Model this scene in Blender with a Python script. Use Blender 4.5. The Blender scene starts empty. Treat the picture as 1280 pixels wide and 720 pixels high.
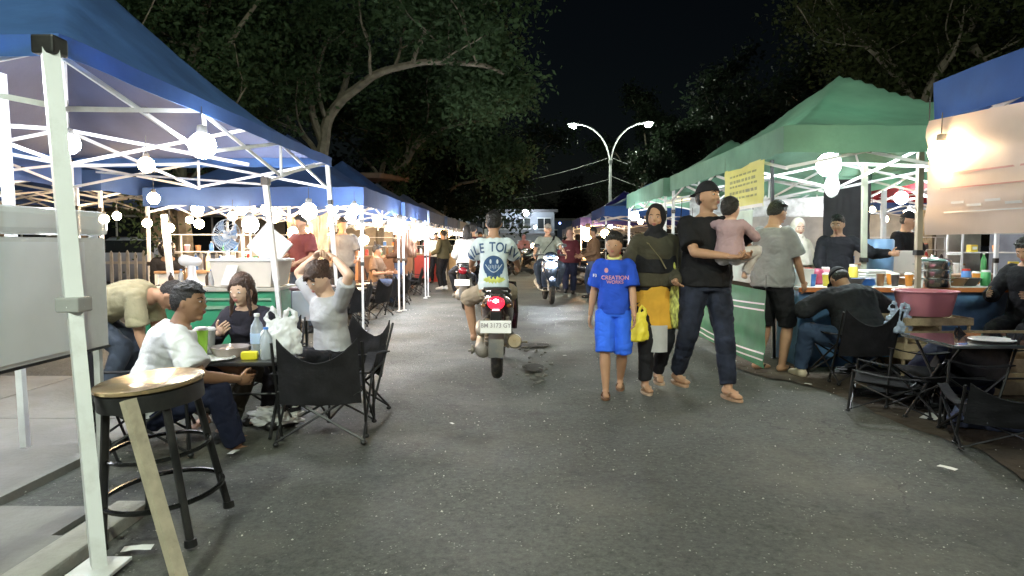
import bpy, bmesh, math, random
from mathutils import Vector, Matrix, noise, Quaternion
from mathutils.bvhtree import BVHTree
R = math.radians
scene = bpy.context.scene
col = scene.collection
V = Vector
rnd = random.Random(7)

# ------------------------------------------------------------------ camera
F = 850.0
cam_d = bpy.data.cameras.new('camera'); cam = bpy.data.objects.new('camera', cam_d); col.objects.link(cam)
cam_d.sensor_width = 36; cam_d.lens = F/1280*36; cam_d.clip_end = 2000; cam_d.clip_start = 0.05
CAMZ = 1.22
cam.location = (0, 0, CAMZ)
cam.rotation_euler = (R(90-3.70), 0, R(0.67))
scene.camera = cam
CR = cam.rotation_euler.to_matrix()
def W(px, py, Y):
    "authoring helper: the point seen at a photo pixel at distance Y along the road"
    d = CR @ V(((px-640)/F, -(py-360)/F, -1))
    t = Y/d.y
    return V((d.x*t, Y, CAMZ+d.z*t))
def G(px, py):
    d = CR @ V(((px-640)/F, -(py-360)/F, -1))
    t = -CAMZ/d.z
    return V((d.x*t, d.y*t, 0))

# ------------------------------------------------------------------ materials
MATS = {}
def mat(name, color, rough=0.6, metal=0.0, var=0.12, scale=6.0, bump=0.0, bscale=60.0, emit=None, estr=0.0,
        trans=0.0, alpha=1.0, transl=0.0, coat=0.0, spec=0.5, dirt=None, dirtamt=0.0, sheen=0.0):
    if name in MATS: return MATS[name]
    m = bpy.data.materials.new(name); m.use_nodes = True
    nt = m.node_tree; N = nt.nodes; L = nt.links
    b = N['Principled BSDF']; out = N['Material Output']
    c = tuple(color)+(1,)
    tc = N.new('ShaderNodeTexCoord')
    b.inputs['Base Color'].default_value = c
    if var > 0:
        nz = N.new('ShaderNodeTexNoise'); nz.inputs['Scale'].default_value = scale; nz.inputs['Detail'].default_value = 5
        L.new(tc.outputs['Object'], nz.inputs['Vector'])
        rp = N.new('ShaderNodeValToRGB')
        rp.color_ramp.elements[0].position = .3; rp.color_ramp.elements[1].position = .72
        rp.color_ramp.elements[0].color = tuple(max(0, x*(1-var)) for x in color)+(1,)
        rp.color_ramp.elements[1].color = tuple(min(1, x*(1+var)) for x in color)+(1,)
        L.new(nz.outputs['Fac'], rp.inputs['Fac'])
        src = rp.outputs['Color']
        if dirt:
            n2 = N.new('ShaderNodeTexNoise'); n2.inputs['Scale'].default_value = scale*.45; n2.inputs['Detail'].default_value = 8
            n2.inputs['Roughness'].default_value = .7
            L.new(tc.outputs['Object'], n2.inputs['Vector'])
            mr = N.new('ShaderNodeMapRange'); mr.inputs['From Min'].default_value = .48; mr.inputs['From Max'].default_value = .66
            mr.inputs['To Max'].default_value = dirtamt
            L.new(n2.outputs['Fac'], mr.inputs['Value'])
            mx = N.new('ShaderNodeMix'); mx.data_type = 'RGBA'
            L.new(mr.outputs['Result'], mx.inputs['Factor']); L.new(src, mx.inputs['A']); mx.inputs['B'].default_value = tuple(dirt)+(1,)
            src = mx.outputs['Result']
        L.new(src, b.inputs['Base Color'])
    b.inputs['Roughness'].default_value = rough
    b.inputs['Metallic'].default_value = metal
    b.inputs['Specular IOR Level'].default_value = spec
    if coat: b.inputs['Coat Weight'].default_value = coat
    if sheen: b.inputs['Sheen Weight'].default_value = sheen
    if trans: b.inputs['Transmission Weight'].default_value = trans
    if alpha < 1: b.inputs['Alpha'].default_value = alpha
    if emit:
        b.inputs['Emission Color'].default_value = tuple(emit)+(1,); b.inputs['Emission Strength'].default_value = estr
    if bump:
        nb = N.new('ShaderNodeTexNoise'); nb.inputs['Scale'].default_value = bscale; nb.inputs['Detail'].default_value = 6
        L.new(tc.outputs['Object'], nb.inputs['Vector'])
        bp = N.new('ShaderNodeBump'); bp.inputs['Strength'].default_value = bump; bp.inputs['Distance'].default_value = .02
        L.new(nb.outputs['Fac'], bp.inputs['Height']); L.new(bp.outputs['Normal'], b.inputs['Normal'])
    if transl:
        tr = N.new('ShaderNodeBsdfTranslucent'); tr.inputs['Color'].default_value = tuple(min(1, x*1.3) for x in color)+(1,)
        ms = N.new('ShaderNodeMixShader'); ms.inputs['Fac'].default_value = transl
        L.new(b.outputs['BSDF'], ms.inputs[1]); L.new(tr.outputs['BSDF'], ms.inputs[2]); L.new(ms.outputs['Shader'], out.inputs['Surface'])
    MATS[name] = m
    return m

def fabric(name, color, var=.14, sheen=.0, bump=.25):
    return mat(name, color, rough=.85, var=var, scale=9, bump=bump, bscale=35, spec=.25, sheen=sheen)
def paint(name, color, rough=.35): return mat(name, color, rough=rough, var=.06, scale=4, dirt=(.06,.055,.05), dirtamt=.3)

SKIN = mat('skin_tan', (.42,.24,.15), rough=.55, var=.08, scale=14, spec=.35)
SKIN2 = mat('skin_brown', (.30,.165,.10), rough=.55, var=.08, scale=14, spec=.35)
SKINL = mat('skin_light', (.58,.38,.28), rough=.55, var=.06, scale=14, spec=.35)
HAIR = mat('hair_black', (.012,.010,.010), rough=.5, var=.4, scale=30, bump=.8, bscale=80)
HAIRB = mat('hair_brown', (.045,.02,.012), rough=.45, var=.5, scale=30, bump=.8, bscale=80)
BLACK = mat('black_plastic', (.012,.012,.013), rough=.45, var=.3, scale=10, dirt=(.08,.07,.06), dirtamt=.3)
BLACKF = fabric('black_fabric', (.014,.014,.017), var=.35)
WHITEP = mat('white_paint_metal', (.72,.73,.75), rough=.4, var=.06, scale=3, dirt=(.35,.33,.30), dirtamt=.55)
WHITE = mat('white_plastic', (.78,.78,.78), rough=.4, var=.04, scale=5)
STEEL = mat('steel', (.62,.62,.63), rough=.22, metal=1, var=.1, scale=8)
CHROME = mat('chrome', (.8,.8,.8), rough=.12, metal=1, var=0)
DARKMET = mat('dark_metal', (.03,.03,.032), rough=.4, metal=.6, var=.2)
RUBBER = mat('rubber', (.014,.014,.014), rough=.75, var=.3, scale=20, dirt=(.14,.11,.08), dirtamt=.6, bump=.4)
EYEW = mat('eye_white', (.7,.68,.65), rough=.3, var=0)
EYED = mat('eye_dark', (.01,.008,.006), rough=.15, var=0)
LIP = mat('lip', (.38,.12,.10), rough=.5, var=0)
BROW = mat('brow', (.02,.014,.011), rough=.8, var=0)

# ------------------------------------------------------------------ object helpers
def link(o): col.objects.link(o); return o
def tag(o, label=None, cat=None, group=None, kind=None):
    if label: o['label'] = label
    if cat: o['category'] = cat
    if group: o['group'] = group
    if kind: o['kind'] = kind
    return o
def thing(name, label, cat, loc=(0,0,0), rz=0, group=None):
    o = bpy.data.objects.new(name, None); link(o); o.empty_display_size = .2
    o.location = loc; o.rotation_euler = (0, 0, rz)
    return tag(o, label, cat, group)
def kids(o): return [c for c in col.objects if c.parent == o]
def copy_tree(o, loc=None, rz=None, label=None, parent=None):
    c = o.copy(); link(c); c.parent = parent
    if loc is not None: c.location = loc
    if rz is not None: c.rotation_euler = (0, 0, rz)
    if label: c['label'] = label
    for ch in KIDS.get(o.name, []): copy_tree(ch, parent=c)
    return c
KIDS = {}
def put(me, name, parent=None, m=None):
    o = bpy.data.objects.new(name, me); link(o)
    if parent is not None:
        o.parent = parent; KIDS.setdefault(parent.name, []).append(o)
    if m is not None:
        me.materials.clear(); me.materials.append(m)
    return o

def basis(d, up=V((0,0,1))):
    d = V(d).normalized()
    if abs(d.dot(up)) > .98: up = V((0,1,0))
    x = up.cross(d).normalized(); y = d.cross(x)
    return x, y, d

class MB:
    "collects shapes into one mesh"
    def __init__(s): s.v = []; s.f = []
    def add(s, vs, fs, M=None):
        o = len(s.v)
        s.v += [tuple(M @ V(v)) if M is not None else tuple(v) for v in vs]
        s.f += [tuple(i+o for i in f) for f in fs]
        return s
    def box(s, c, d, rot=None, bev=0.0):
        x, y, z = d[0]/2, d[1]/2, d[2]/2
        c = V(c)
        if bev <= 0:
            vs = [(a*x, b*y, e*z) for a in (-1,1) for b in (-1,1) for e in (-1,1)]
            fs = [(0,1,3,2),(4,6,7,5),(0,4,5,1),(2,3,7,6),(0,2,6,4),(1,5,7,3)]
        else:
            bm = bmesh.new(); bmesh.ops.create_cube(bm, size=1)
            for v in bm.verts: v.co = V((v.co.x*d[0], v.co.y*d[1], v.co.z*d[2]))
            bmesh.ops.bevel(bm, geom=bm.edges[:], offset=min(bev, min(d)*.45), segments=2, affect='EDGES', profile=.6)
            bm.verts.index_update()
            vs = [tuple(v.co) for v in bm.verts]; fs = [tuple(v.index for v in f.verts) for f in bm.faces]; bm.free()
        M = Matrix.Translation(c) @ (rot.to_4x4() if rot is not None else Matrix())
        return s.add(vs, fs, M)
    def rings(s, rs, cap=True, closed=False):
        n = len(rs[0]); vs = [p for r in rs for p in r]; fs = []
        m = len(rs)
        for i in range(m if closed else m-1):
            j = (i+1) % m
            for k in range(n):
                k2 = (k+1) % n
                fs.append((i*n+k, i*n+k2, j*n+k2, j*n+k))
        if cap and not closed:
            fs.append(tuple(reversed(range(n)))); fs.append(tuple((m-1)*n+k for k in range(n)))
        return s.add(vs, fs)
    def tube(s, pts, r, n=8, cap=True, closed=False):
        pts = [V(p) for p in pts]; m = len(pts)
        rr = r if isinstance(r, (list, tuple)) else [r]*m
        rs = []; prev = None
        for i, p in enumerate(pts):
            if closed: d = pts[(i+1) % m]-pts[i-1]
            else: d = (pts[min(i+1, m-1)]-pts[max(i-1, 0)])
            d.normalize()
            if prev is None:
                x, y, _ = basis(d)
            else:
                x = prev-d*prev.dot(d); x.normalize(); y = d.cross(x)
            prev = x
            rs.append([tuple(p+(x*math.cos(2*math.pi*k/n)+y*math.sin(2*math.pi*k/n))*rr[i]) for k in range(n)])
        return s.rings(rs, cap, closed)
    def bar(s, a, b, w, h=None):
        a, b = V(a), V(b); h = h or w
        x, y, d = basis(b-a)
        q = [(-1,-1),(1,-1),(1,1),(-1,1)]
        return s.rings([[tuple(p+x*u*w/2+y*v*h/2) for u, v in q] for p in (a, b)])
    def lathe(s, prof, c=(0,0,0), n=24, axis='z', closed=False):
        c = V(c); rs = []
        for r, z in prof:
            r = max(r, 1e-4)
            ring = []
            for k in range(n):
                a = 2*math.pi*k/n; x, y = r*math.cos(a), r*math.sin(a)
                p = V((x,y,z)) if axis == 'z' else (V((z,x,y)) if axis == 'x' else V((x,z,-y)))
                ring.append(tuple(c+p))
            rs.append(ring)
        return s.rings(rs, not closed, closed)
    def ell(s, c, r, M=None, n=16, m=10, fn=None):
        rs = []
        for i in range(m+1):
            th = math.pi*i/m; z = -math.cos(th); q = max(math.sin(th), .02)
            ring = []
            for k in range(n):
                a = 2*math.pi*k/n
                p = V((q*math.cos(a), q*math.sin(a), z))
                if fn: p = fn(p)
                p = V((p.x*r[0], p.y*r[1], p.z*r[2]))
                if M is not None: p = M @ p
                ring.append(tuple(V(c)+p))
            rs.append(ring)
        return s.rings(rs)
    def cap_seg(s, a, b, ra, rb, n=12, dome=True, mid=None, flat=1.0, side=None):
        "tapered limb with rounded ends"
        a, b = V(a), V(b); x, y, d = basis(b-a, side if side is not None else V((0,0,1)))
        L = (b-a).length; st = []
        if dome:
            for t in (80, 55, 25): st.append((-ra*math.sin(R(t)), ra*math.cos(R(t))))
        st.append((0, ra))
        if mid: st.append((L*mid[0], mid[1]))
        else: st.append((L*.5, (ra+rb)/2))
        st.append((L, rb))
        if dome:
            for t in (25, 55, 80): st.append((L+rb*math.sin(R(t)), rb*math.cos(R(t))))
        rs = [[tuple(a+d*z+(x*math.cos(2*math.pi*k/n)*flat+y*math.sin(2*math.pi*k/n))*r) for k in range(n)] for z, r in st]
        return s.rings(rs)
    def sheet(s, grid, th):
        "grid of points -> a thin solid sheet"
        nu = len(grid); nv = len(grid[0])
        P = [[V(p) for p in row] for row in grid]
        nrm = [[None]*nv for _ in range(nu)]
        for i in range(nu):
            for j in range(nv):
                a = P[min(i+1,nu-1)][j]-P[max(i-1,0)][j]; b = P[i][min(j+1,nv-1)]-P[i][max(j-1,0)]
                n_ = a.cross(b); n_.normalize() if n_.length > 0 else None; nrm[i][j] = n_
        vs = [tuple(P[i][j]+nrm[i][j]*th/2) for i in range(nu) for j in range(nv)]
        vs += [tuple(P[i][j]-nrm[i][j]*th/2) for i in range(nu) for j in range(nv)]
        o = nu*nv; fs = []
        for i in range(nu-1):
            for j in range(nv-1):
                a, b, c, d = i*nv+j, (i+1)*nv+j, (i+1)*nv+j+1, i*nv+j+1
                fs.append((a,b,c,d)); fs.append((o+a,o+d,o+c,o+b))
        bd = [(i*nv, (i+1)*nv) for i in range(nu-1)]+[((i+1)*nv+nv-1, i*nv+nv-1) for i in range(nu-1)]
        bd += [(j+1, j) for j in range(nv-1)]+[((nu-1)*nv+j, (nu-1)*nv+j+1) for j in range(nv-1)]
        for a, b in bd: fs.append((a, o+a, o+b, b))
        return s.add(vs, fs)
    def mesh(s, name='m', smooth=False):
        me = bpy.data.meshes.new(name); me.from_pydata(s.v, [], s.f); me.validate()
        bm = bmesh.new(); bm.from_mesh(me); bmesh.ops.recalc_face_normals(bm, faces=bm.faces); bm.to_mesh(me); bm.free()
        if smooth:
            me.shade_smooth()
            try: me.set_sharp_from_angle(angle=R(45))
            except Exception: pass
        return me
    def build(s, name, m, parent=None, smooth=False, tail=None):
        me = s.mesh(name, smooth); n0 = getattr(s, 'mark', None); o = put(me, name, parent, m)
        if tail is not None and n0 is not None:
            me.materials.append(tail)
            for i in range(n0, len(me.polygons)): me.polygons[i].material_index = 1
        return o

def voxel(mb, size, smooth=4, disp=None, name='b'):
    me = bpy.data.meshes.new('tmp'); me.from_pydata(mb.v, [], mb.f)
    o = bpy.data.objects.new('tmp', me); link(o)
    r = o.modifiers.new('r', 'REMESH'); r.mode = 'VOXEL'; r.voxel_size = size; r.use_smooth_shade = True
    if smooth:
        k = o.modifiers.new('s', 'SMOOTH'); k.factor = .5; k.iterations = smooth
    dg = bpy.context.evaluated_depsgraph_get(); dg.update()
    res = bpy.data.meshes.new_from_object(o.evaluated_get(dg))
    bpy.data.objects.remove(o); bpy.data.meshes.remove(me)
    res.name = name
    if disp:
        nr = [v.normal.copy() for v in res.vertices]
        for v, n_ in zip(res.vertices, nr): v.co += n_*disp(v.co)
    res.shade_smooth()
    return res
def merge_into(me, mb):
    bm = bmesh.new(); bm.from_mesh(me)
    t = bpy.data.meshes.new('t'); t.from_pydata(mb.v, [], mb.f); bm.from_mesh(t); bpy.data.meshes.remove(t)
    bmesh.ops.recalc_face_normals(bm, faces=bm.faces)
    bm.to_mesh(me); bm.free(); me.shade_smooth()
def text_mb(txt, size, extrude=.001, align='CENTER', squash=1.0):
    c = bpy.data.curves.new('t', 'FONT'); c.body = txt; c.size = size; c.extrude = extrude; c.align_x = align; c.align_y = 'CENTER'; c.offset = size*.018
    o = bpy.data.objects.new('t', c); link(o)
    dg = bpy.context.evaluated_depsgraph_get(); dg.update()
    me = bpy.data.meshes.new_from_object(o.evaluated_get(dg))
    mb = MB(); mb.v = [(v.co.x*squash, v.co.y, v.co.z) for v in me.vertices]; mb.f = [tuple(p.vertices) for p in me.polygons]
    bpy.data.objects.remove(o); bpy.data.curves.remove(c); bpy.data.meshes.remove(me)
    return mb

# ------------------------------------------------------------------ people
def rot(ax, deg): return Matrix.Rotation(R(deg), 3, ax)
def ik(a, t, l1, l2, pole):
    a, t, pole = V(a), V(t), V(pole)
    d = t-a; L = d.length
    mx = (l1+l2)*.995
    if L > mx: t = a+d*(mx/L); d = t-a; L = mx
    L = max(L, abs(l1-l2)+.01); dn = d.normalized()
    x = (l1*l1-l2*l2+L*L)/(2*L); h = math.sqrt(max(l1*l1-x*x, 0))
    p = pole-dn*pole.dot(dn)
    if p.length < 1e-4: p = V((0,1,0))-dn*dn.y
    p.normalize()
    return a+dn*x+p*h, t

TORSO = [(-.14,.085,.085),(-.06,.150,.115),(.06,.168,.118),(.22,.158,.108),(.40,.138,.095),(.55,.140,.098),(.72,.156,.108),(.88,.166,.108),(.99,.155,.088),(1.06,.105,.070),(1.13,.062,.058)]
def person(label, pos, yaw, H=1.7, fat=1.0, female=False, lean=0, side=0, twist=0, pz=.90, py=0., head=(0,0), headroll=0,
           rh=None, lh=None, rp=(.4,-1,-.2), lp=(-.4,-1,-.2), rf=(.10,0,.075), lf=(-.10,0,.075), rkp=(0.1,1,0), lkp=(-.1,1,0),
           palm_r=None, palm_l=None, curl=25, top=None, bottom=None, hair=None, shoes=None, skin=None, vox=.010, face=True, extra=None, foot_yaw=(0,0), group=None, headscale=1.0):
    s = H/1.7; skin = skin or SKIN
    root = thing('person', label, 'person', pos, R(yaw), group)
    P = V((0, py, pz)); Rp = rot('Y', side*.5) @ rot('X', -lean*.55); Rc = rot('Y', side) @ rot('X', -lean) @ rot('Z', twist)
    Rm = rot('Y', side*.75) @ rot('X', -lean*.8)
    C = P + Rm @ V((0,0,.47))
    zp, zc = Rp @ V((0,0,1)), Rc @ V((0,0,1))
    def spine(t):
        if t <= 0: c = P+zp*(t*.47); Q = Rp
        elif t >= 1: c = C+zc*((t-1)*.47); Q = Rc
        else:
            h = .47
            c = P*((1+2*t)*(1-t)**2)+C*(t*t*(3-2*t))+zp*h*(t*(1-t)**2)+zc*h*(t*t*(t-1))
            Q = Rp.to_quaternion().slerp(Rc.to_quaternion(), t).to_matrix()
        return c, Q
    def torso(mb, t0, t1, inf, infb=None, sc=1.0, n=20):
        prof = [q for q in TORSO if t0 < q[0] < t1]
        def at(t):
            for a, b in zip(TORSO, TORSO[1:]):
                if a[0] <= t <= b[0]:
                    k = (t-a[0])/(b[0]-a[0]); return (t, a[1]+(b[1]-a[1])*k, a[2]+(b[2]-a[2])*k)
            return (t, TORSO[0][1], TORSO[0][2]) if t < TORSO[0][0] else (t, TORSO[-1][1], TORSO[-1][2])
        prof = [at(t0)]+prof+[at(t1)]
        rs = []
        for t, rx, ry in prof:
            if inf > .004 and t < .5 and infb is not None:
                rx = max(rx, .150); ry = max(ry, .105)
                i2 = inf+(infb-inf)*(.5-t)/.6
            else: i2 = inf
            if t < -.06 and inf > .004: rx, ry = .150, .115
            c, Q = spine(t); w = fat if t < .95 else 1+(fat-1)*.4
            fy = 1.0
            wx = (0.93 if female and .5 < t else 1.0)
            hip = (1.06 if female and t < .2 else 1.0)
            ring = []
            for k in range(n):
                a = 2*math.pi*k/n; x, y = math.cos(a), math.sin(a)
                ex = (rx*w*wx*hip+i2)*(abs(x)**.85)*(1 if x >= 0 else -1); ey = (ry*w+i2)*(abs(y)**.85)*(1 if y >= 0 else -1)
                if female and .6 < t < .85 and y > .2: ey += .03*(y)*(1-abs(x))**.5
                if fat > 1.1 and .1 < t < .6 and y > 0: ey += .035*y*(fat-1)*4
                ring.append(tuple(c+Q @ V((ex, ey, 0))))
            rs.append(ring)
        mb.rings(rs)
    nb = C + Rc @ V((0,-.002,.066))
    Rh = Rc @ rot('X', lean*.55) if lean < 60 else Rc
    Rh = Rh @ rot('Z', head[0]) @ rot('X', head[1]) @ rot('Y', headroll)
    Hc = nb + (Rc @ V((0,.012,.042))) + Rh @ V((0,.012,.085))
    sh = {1: C+Rc @ V((.165*(.93 if female else 1)*(1+(fat-1)*.5),-.005,-.025)), -1: C+Rc @ V((-.165*(.93 if female else 1)*(1+(fat-1)*.5),-.005,-.025))}
    hp = {1: P+Rp @ V((.088,0,-.04)), -1: P+Rp @ V((-.088,0,-.04))}
    if rh is None: rh = (.24,.02,.80)
    if lh is None: lh = (-.24,.02,.80)
    el, wr, kn, an = {}, {}, {}, {}
    for g_, t, p in ((1, rh, rp), (-1, lh, lp)): el[g_], wr[g_] = ik(sh[g_], t, .285, .255, p)
    for g_, t, p in ((1, rf, rkp), (-1, lf, lkp)): kn[g_], an[g_] = ik(hp[g_], t, .41, .40, p)
    b = MB()
    torso(b, -.14, 1.13, 0)
    b.cap_seg(C+Rc@V((0,-.01,.02)), Hc-Rh@V((0,.02,.04)), .058, .050)
    hs = headscale
    def hfn(p):
        x, y, z = p
        if z < 0:
            k = (-z)**1.4; x *= 1-.34*k; y = y*(1-.20*k)+.16*k
        if y > 0: y *= .94
        if y > .3: x *= 1-.06*(y-.3)
        return V((x, y, z))
    b.ell(Hc, (.077*hs,.096*hs,.120*hs), Rh, 20, 14, hfn)
    b.cap_seg(Hc+Rh@V((0,.078,.012)), Hc+Rh@V((0,.098,-.024)), .007, .0125, 8)
    b.ell(Hc+Rh@V((0,.082,-.062)), (.024,.014,.014), Rh, 10, 6)
    b.ell(Hc+Rh@V((0,.078,.030)), (.042,.012,.012), Rh, 10, 6)
    b.ell(Hc+Rh@V((0,.064,-.098)), (.024,.020,.018), Rh, 10, 6)
    for g_ in (1, -1):
        b.ell(Hc+Rh@V((g_*.078,-.008,-.008)), (.009,.020,.031), Rh @ rot('Z', g_*-20), 10, 6)
        b.ell(Hc+Rh@V((g_*.036,.062,-.03)), (.024,.022,.022), Rh, 10, 6)
        b.ell(sh[g_]+Rc@V((-g_*.018,0,-.002)), (.062,.058,.060), Rc, 12, 8)
        b.cap_seg(sh[g_], el[g_], .049*fat, .037, mid=(.4, .047*fat))
        b.cap_seg(el[g_], wr[g_], .038, .025, mid=(.28, .039))
        b.cap_seg(hp[g_], kn[g_], .088*fat, .054, mid=(.35, .082*fat))
        b.cap_seg(kn[g_], an[g_], .053, .035, mid=(.33, .058))
        fy = R(foot_yaw[0 if g_ == 1 else 1])
        f = V((math.sin(fy), math.cos(fy), 0)); a = an[g_]
        tilt = V((0,0,-.25 if a.z < .12 else -.5))
        b.cap_seg(a-f*.03+V((0,0,-.035)), a+f*.07+V((0,0,-.045)), .036, .034)
        b.cap_seg(a+f*.06+V((0,0,-.048)), a+f*.16+V((0,0,-.056)), .034, .019)
        b.cap_seg(a+f*.06+V((0,0,-.052)), a+f*.15+V((f.y*.025*-g_,0,-.057)), .030, .017)
    me = voxel(b, vox, 3)
    fg = MB()
    for g_, pn in ((1, palm_r), (-1, palm_l)):
        d = (wr[g_]-el[g_]).normalized()
        n_ = V(pn) if pn is not None else V((-g_,.25,0))
        n_ = n_-d*n_.dot(d); n_.normalize(); sd = d.cross(n_)*g_
        # palm: its own shape rooted in the wrist
        w0 = wr[g_]
        Mx = Matrix((sd, n_, d)).transposed()
        fg.ell(w0+d*.045, (.040,.016,.055), Mx, 12, 8)
        for q, ln in ((-1.5,.058),(-.5,.072),(.5,.078),(1.5,.070)):
            r0 = w0+d*.082+sd*q*.0185
            c1 = R(curl*.8); d1 = d*math.cos(c1)+n_*math.sin(c1); p1 = r0+d1*ln*.52
            c2 = R(curl*2.0); d2 = d*math.cos(c2)+n_*math.sin(c2); p2 = p1+d2*ln*.48
            fg.cap_seg(r0-d*.01, p1, .0088, .0080, 7); fg.cap_seg(p1, p2, .0080, .0066, 7)
        t0 = w0+d*.025+sd*.030; td = (d*.7+sd*.75+n_*.25).normalized(); t1 = t0+td*.042; td2 = (d*.95+sd*.25+n_*.3).normalized()
        fg.cap_seg(t0, t1, .0115, .0098, 7); fg.cap_seg(t1, t1+td2*.032, .0098, .0078, 7)
    merge_into(me, fg)
    S = Matrix.Scale(s, 4)
    def fin(me_, name, m_, par=root):
        me_.transform(S); return put(me_, name, par, m_)
    body = fin(me, 'body', skin)
    ns = rnd.random()*50
    def folds(amp):
        def f(co):
            q = V((co.x*9+ns, co.y*9, co.z*5))
            r = noise.noise(q*1.0+V((noise.noise(q*.6)*2.2,0,0)))
            r2 = noise.noise(V((co.x*22, co.y*22+ns, co.z*12)))
            cr = max(0, 1-abs(noise.noise(V((co.x*5+co.z*7, co.y*6+ns, co.z*11-co.x*6))))*5)
            return amp*(1-abs(r)*2.2)*.6+amp*.30*r2-amp*.45*cr
        return f
    def tvox(): return vox*1.05
    R_ = dict(root=root, body=body, Hc=Hc, Rh=Rh, C=C, Rc=Rc, P=P, Rp=Rp, sh=sh, el=el, wr=wr, kn=kn, an=an, s=s, fin=fin)
    # ---- bottom
    if bottom:
        ty, bm_ = bottom[0], bottom[1]; lo = bottom[2] if len(bottom) > 2 else .016
        mb = MB()
        if ty in ('pants', 'shorts'):
            torso(mb, -.17, .20, lo*.7)
            for g_ in (1, -1):
                mb.cap_seg(hp[g_]+V((0,0,.01)), kn[g_] if ty == 'pants' else hp[g_].lerp(kn[g_], .97 if lo > .02 else .7), .088*fat+lo, .054+lo*(1 if ty == 'pants' else 1.6), mid=(.3*.41, .084*fat+lo), dome=(ty == 'pants'))
                if ty == 'pants':
                    e = kn[g_].lerp(an[g_], .96)
                    mb.cap_seg(kn[g_], e, .054+lo, .038+lo*1.1, mid=(.13, .056+lo), dome=False)
                    mb.ell(kn[g_], (.054+lo,)*3, None, 12, 8)
                elif lo > .02:
                    e = kn[g_].lerp(an[g_], .06); mb.cap_seg(hp[g_].lerp(kn[g_], .9), e, .07+lo*.8, .058+lo*1.5, dome=False)
        elif ty == 'skirt':
            low = bottom[3]; rs = []
            for k in range(7):
                t = k/6; c = V((0, (P.y*(1-t)+(an[1].y+an[-1].y)/2*t*.6), pz+.08-(pz+.08-low)*t))
                ww = .15+.06*t; wd = .115+.06*t
                rs.append([tuple(c+V((ww*math.cos(2*math.pi*j/20), wd*math.sin(2*math.pi*j/20), 0))) for j in range(20)])
            mb.rings(rs)
        fin(voxel(mb, tvox(), 4, folds(.011)), {'pants': 'trousers', 'shorts': 'shorts', 'skirt': 'skirt'}[ty], bm_)
    # ---- top
    if top:
        ty, tm = top[0], top[1]; lo = top[2] if len(top) > 2 else .018; hem = top[3] if len(top) > 3 else -.06
        mb = MB()
        torso(mb, hem, 1.075, lo*.8, lo*1.3)
        if hem < -.2:
            c0 = P+zp*(-.05)
        for g_ in (1, -1):
            mb.ell(sh[g_]+Rc@V((-g_*.02,0,.0)), (.066+lo*.6,.060+lo*.6,.062+lo*.5), Rc, 12, 8)
            if ty == 'short':
                e = sh[g_].lerp(el[g_], .78); mb.cap_seg(sh[g_], e, .055+lo*.5, .052+lo*1.4, dome=False)
            elif ty == 'long':
                mb.cap_seg(sh[g_], el[g_], .053+lo*.5, .042+lo, mid=(.12, .051+lo*.8)); mb.cap_seg(el[g_], el[g_].lerp(wr[g_], .93), .042+lo, .030+lo*.7, dome=False)
        t_o = fin(voxel(mb, tvox(), 3, folds(.010 if lo > .015 else .006)), {'short': 't_shirt', 'long': 'jacket', 'none': 'vest'}[ty] if len(top) < 5 else top[4], tm)
        R_['top'] = t_o
    # ---- hair / headwear
    if hair:
        ty, hm = hair[0], hair[1]
        mb = MB()
        def hf(co): return .004*noise.noise(co*55)+.005*noise.noise(co*130)
        if ty in ('short', 'long', 'tied', 'bald'):
            def cut(p):
                q = V((p.x*.084, p.y*.104-.012, p.z*.118+.014))
                lim = .052+(.085-q.y)*-.72 if q.y > -.02 else -.028-(q.y+.02)*-.5
                lim = max(lim, -.055)+.010*noise.noise(V((q.x*60, q.y*60, ns)))
                if q.z < lim: q.z = lim+(q.z-lim)*.03
                k_ = math.exp(-max(0, q.z-lim)/.022); q.x *= 1-.085*k_; q.y = (q.y+.012)*(1-.075*k_)-.012
                return V((q.x, q.y, q.z))
            v2 = MB(); v2.ell((0,0,0), (1,1,1), None, 24, 16, cut)
            mb.add(v2.v, v2.f, Matrix.Translation(Hc) @ Rh.to_4x4() @ Matrix.Scale(hs, 4))
            if ty == 'short':   # a fuller, uneven top
                for k in range(60):
                    a = rnd.random()*6.28; r = rnd.random()**.5
                    p0 = V((.078*r*math.cos(a), -.012+.092*r*math.sin(a), .108*math.sqrt(max(0,1-r*r*.72))+.008))*hs; d0 = V((math.cos(a)*.6*r+rnd.uniform(-.4,.4), .5+rnd.uniform(-.4,.4), .5*(1-r))).normalized()
                    mb.cap_seg(Hc+Rh@p0, Hc+Rh@(p0+d0*.026), .010, .004, 6)
        if ty == 'long':
            ln = hair[2] if len(hair) > 2 else .3
            dn = V((0,0,-1))*.6+(Rc@V((0,-.1,-1)))*.4; dn.normalize()
            rs = []
            for k in range(8):
                t = k/7; c = Hc+Rh@V((0,-.045,.02))+dn*ln*t+Rc@V((0,-.035*math.sin(t*3.1),0))
                w = .078*(1-.15*t)+.01*math.sin(t*6); w = w*(1 if t < .9 else .7); d_ = .055*(1-.45*t)
                rs.append([tuple(c+Rc@V((w*math.cos(6.283*j/16), d_*math.sin(6.283*j/16), 0))) for j in range(16)])
            mb.rings(rs)
            for g_ in (1, -1):
                mb.cap_seg(Hc+Rh@V((g_*.066,.025,.04)), Hc+Rh@V((g_*.075,.035,-.06))+dn*.05, .022, .018)
                mb.cap_seg(Hc+Rh@V((g_*.072,.03,-.05)), Hc+dn*(ln*.75)+Rc@V((g_*.085,.05,0)), .022, .012)
            for g_ in (1,):
                mb.cap_seg(Hc+Rh@V((.02,.075,.075)), Hc+Rh@V((.068,.06,.02)), .018, .016)
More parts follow.
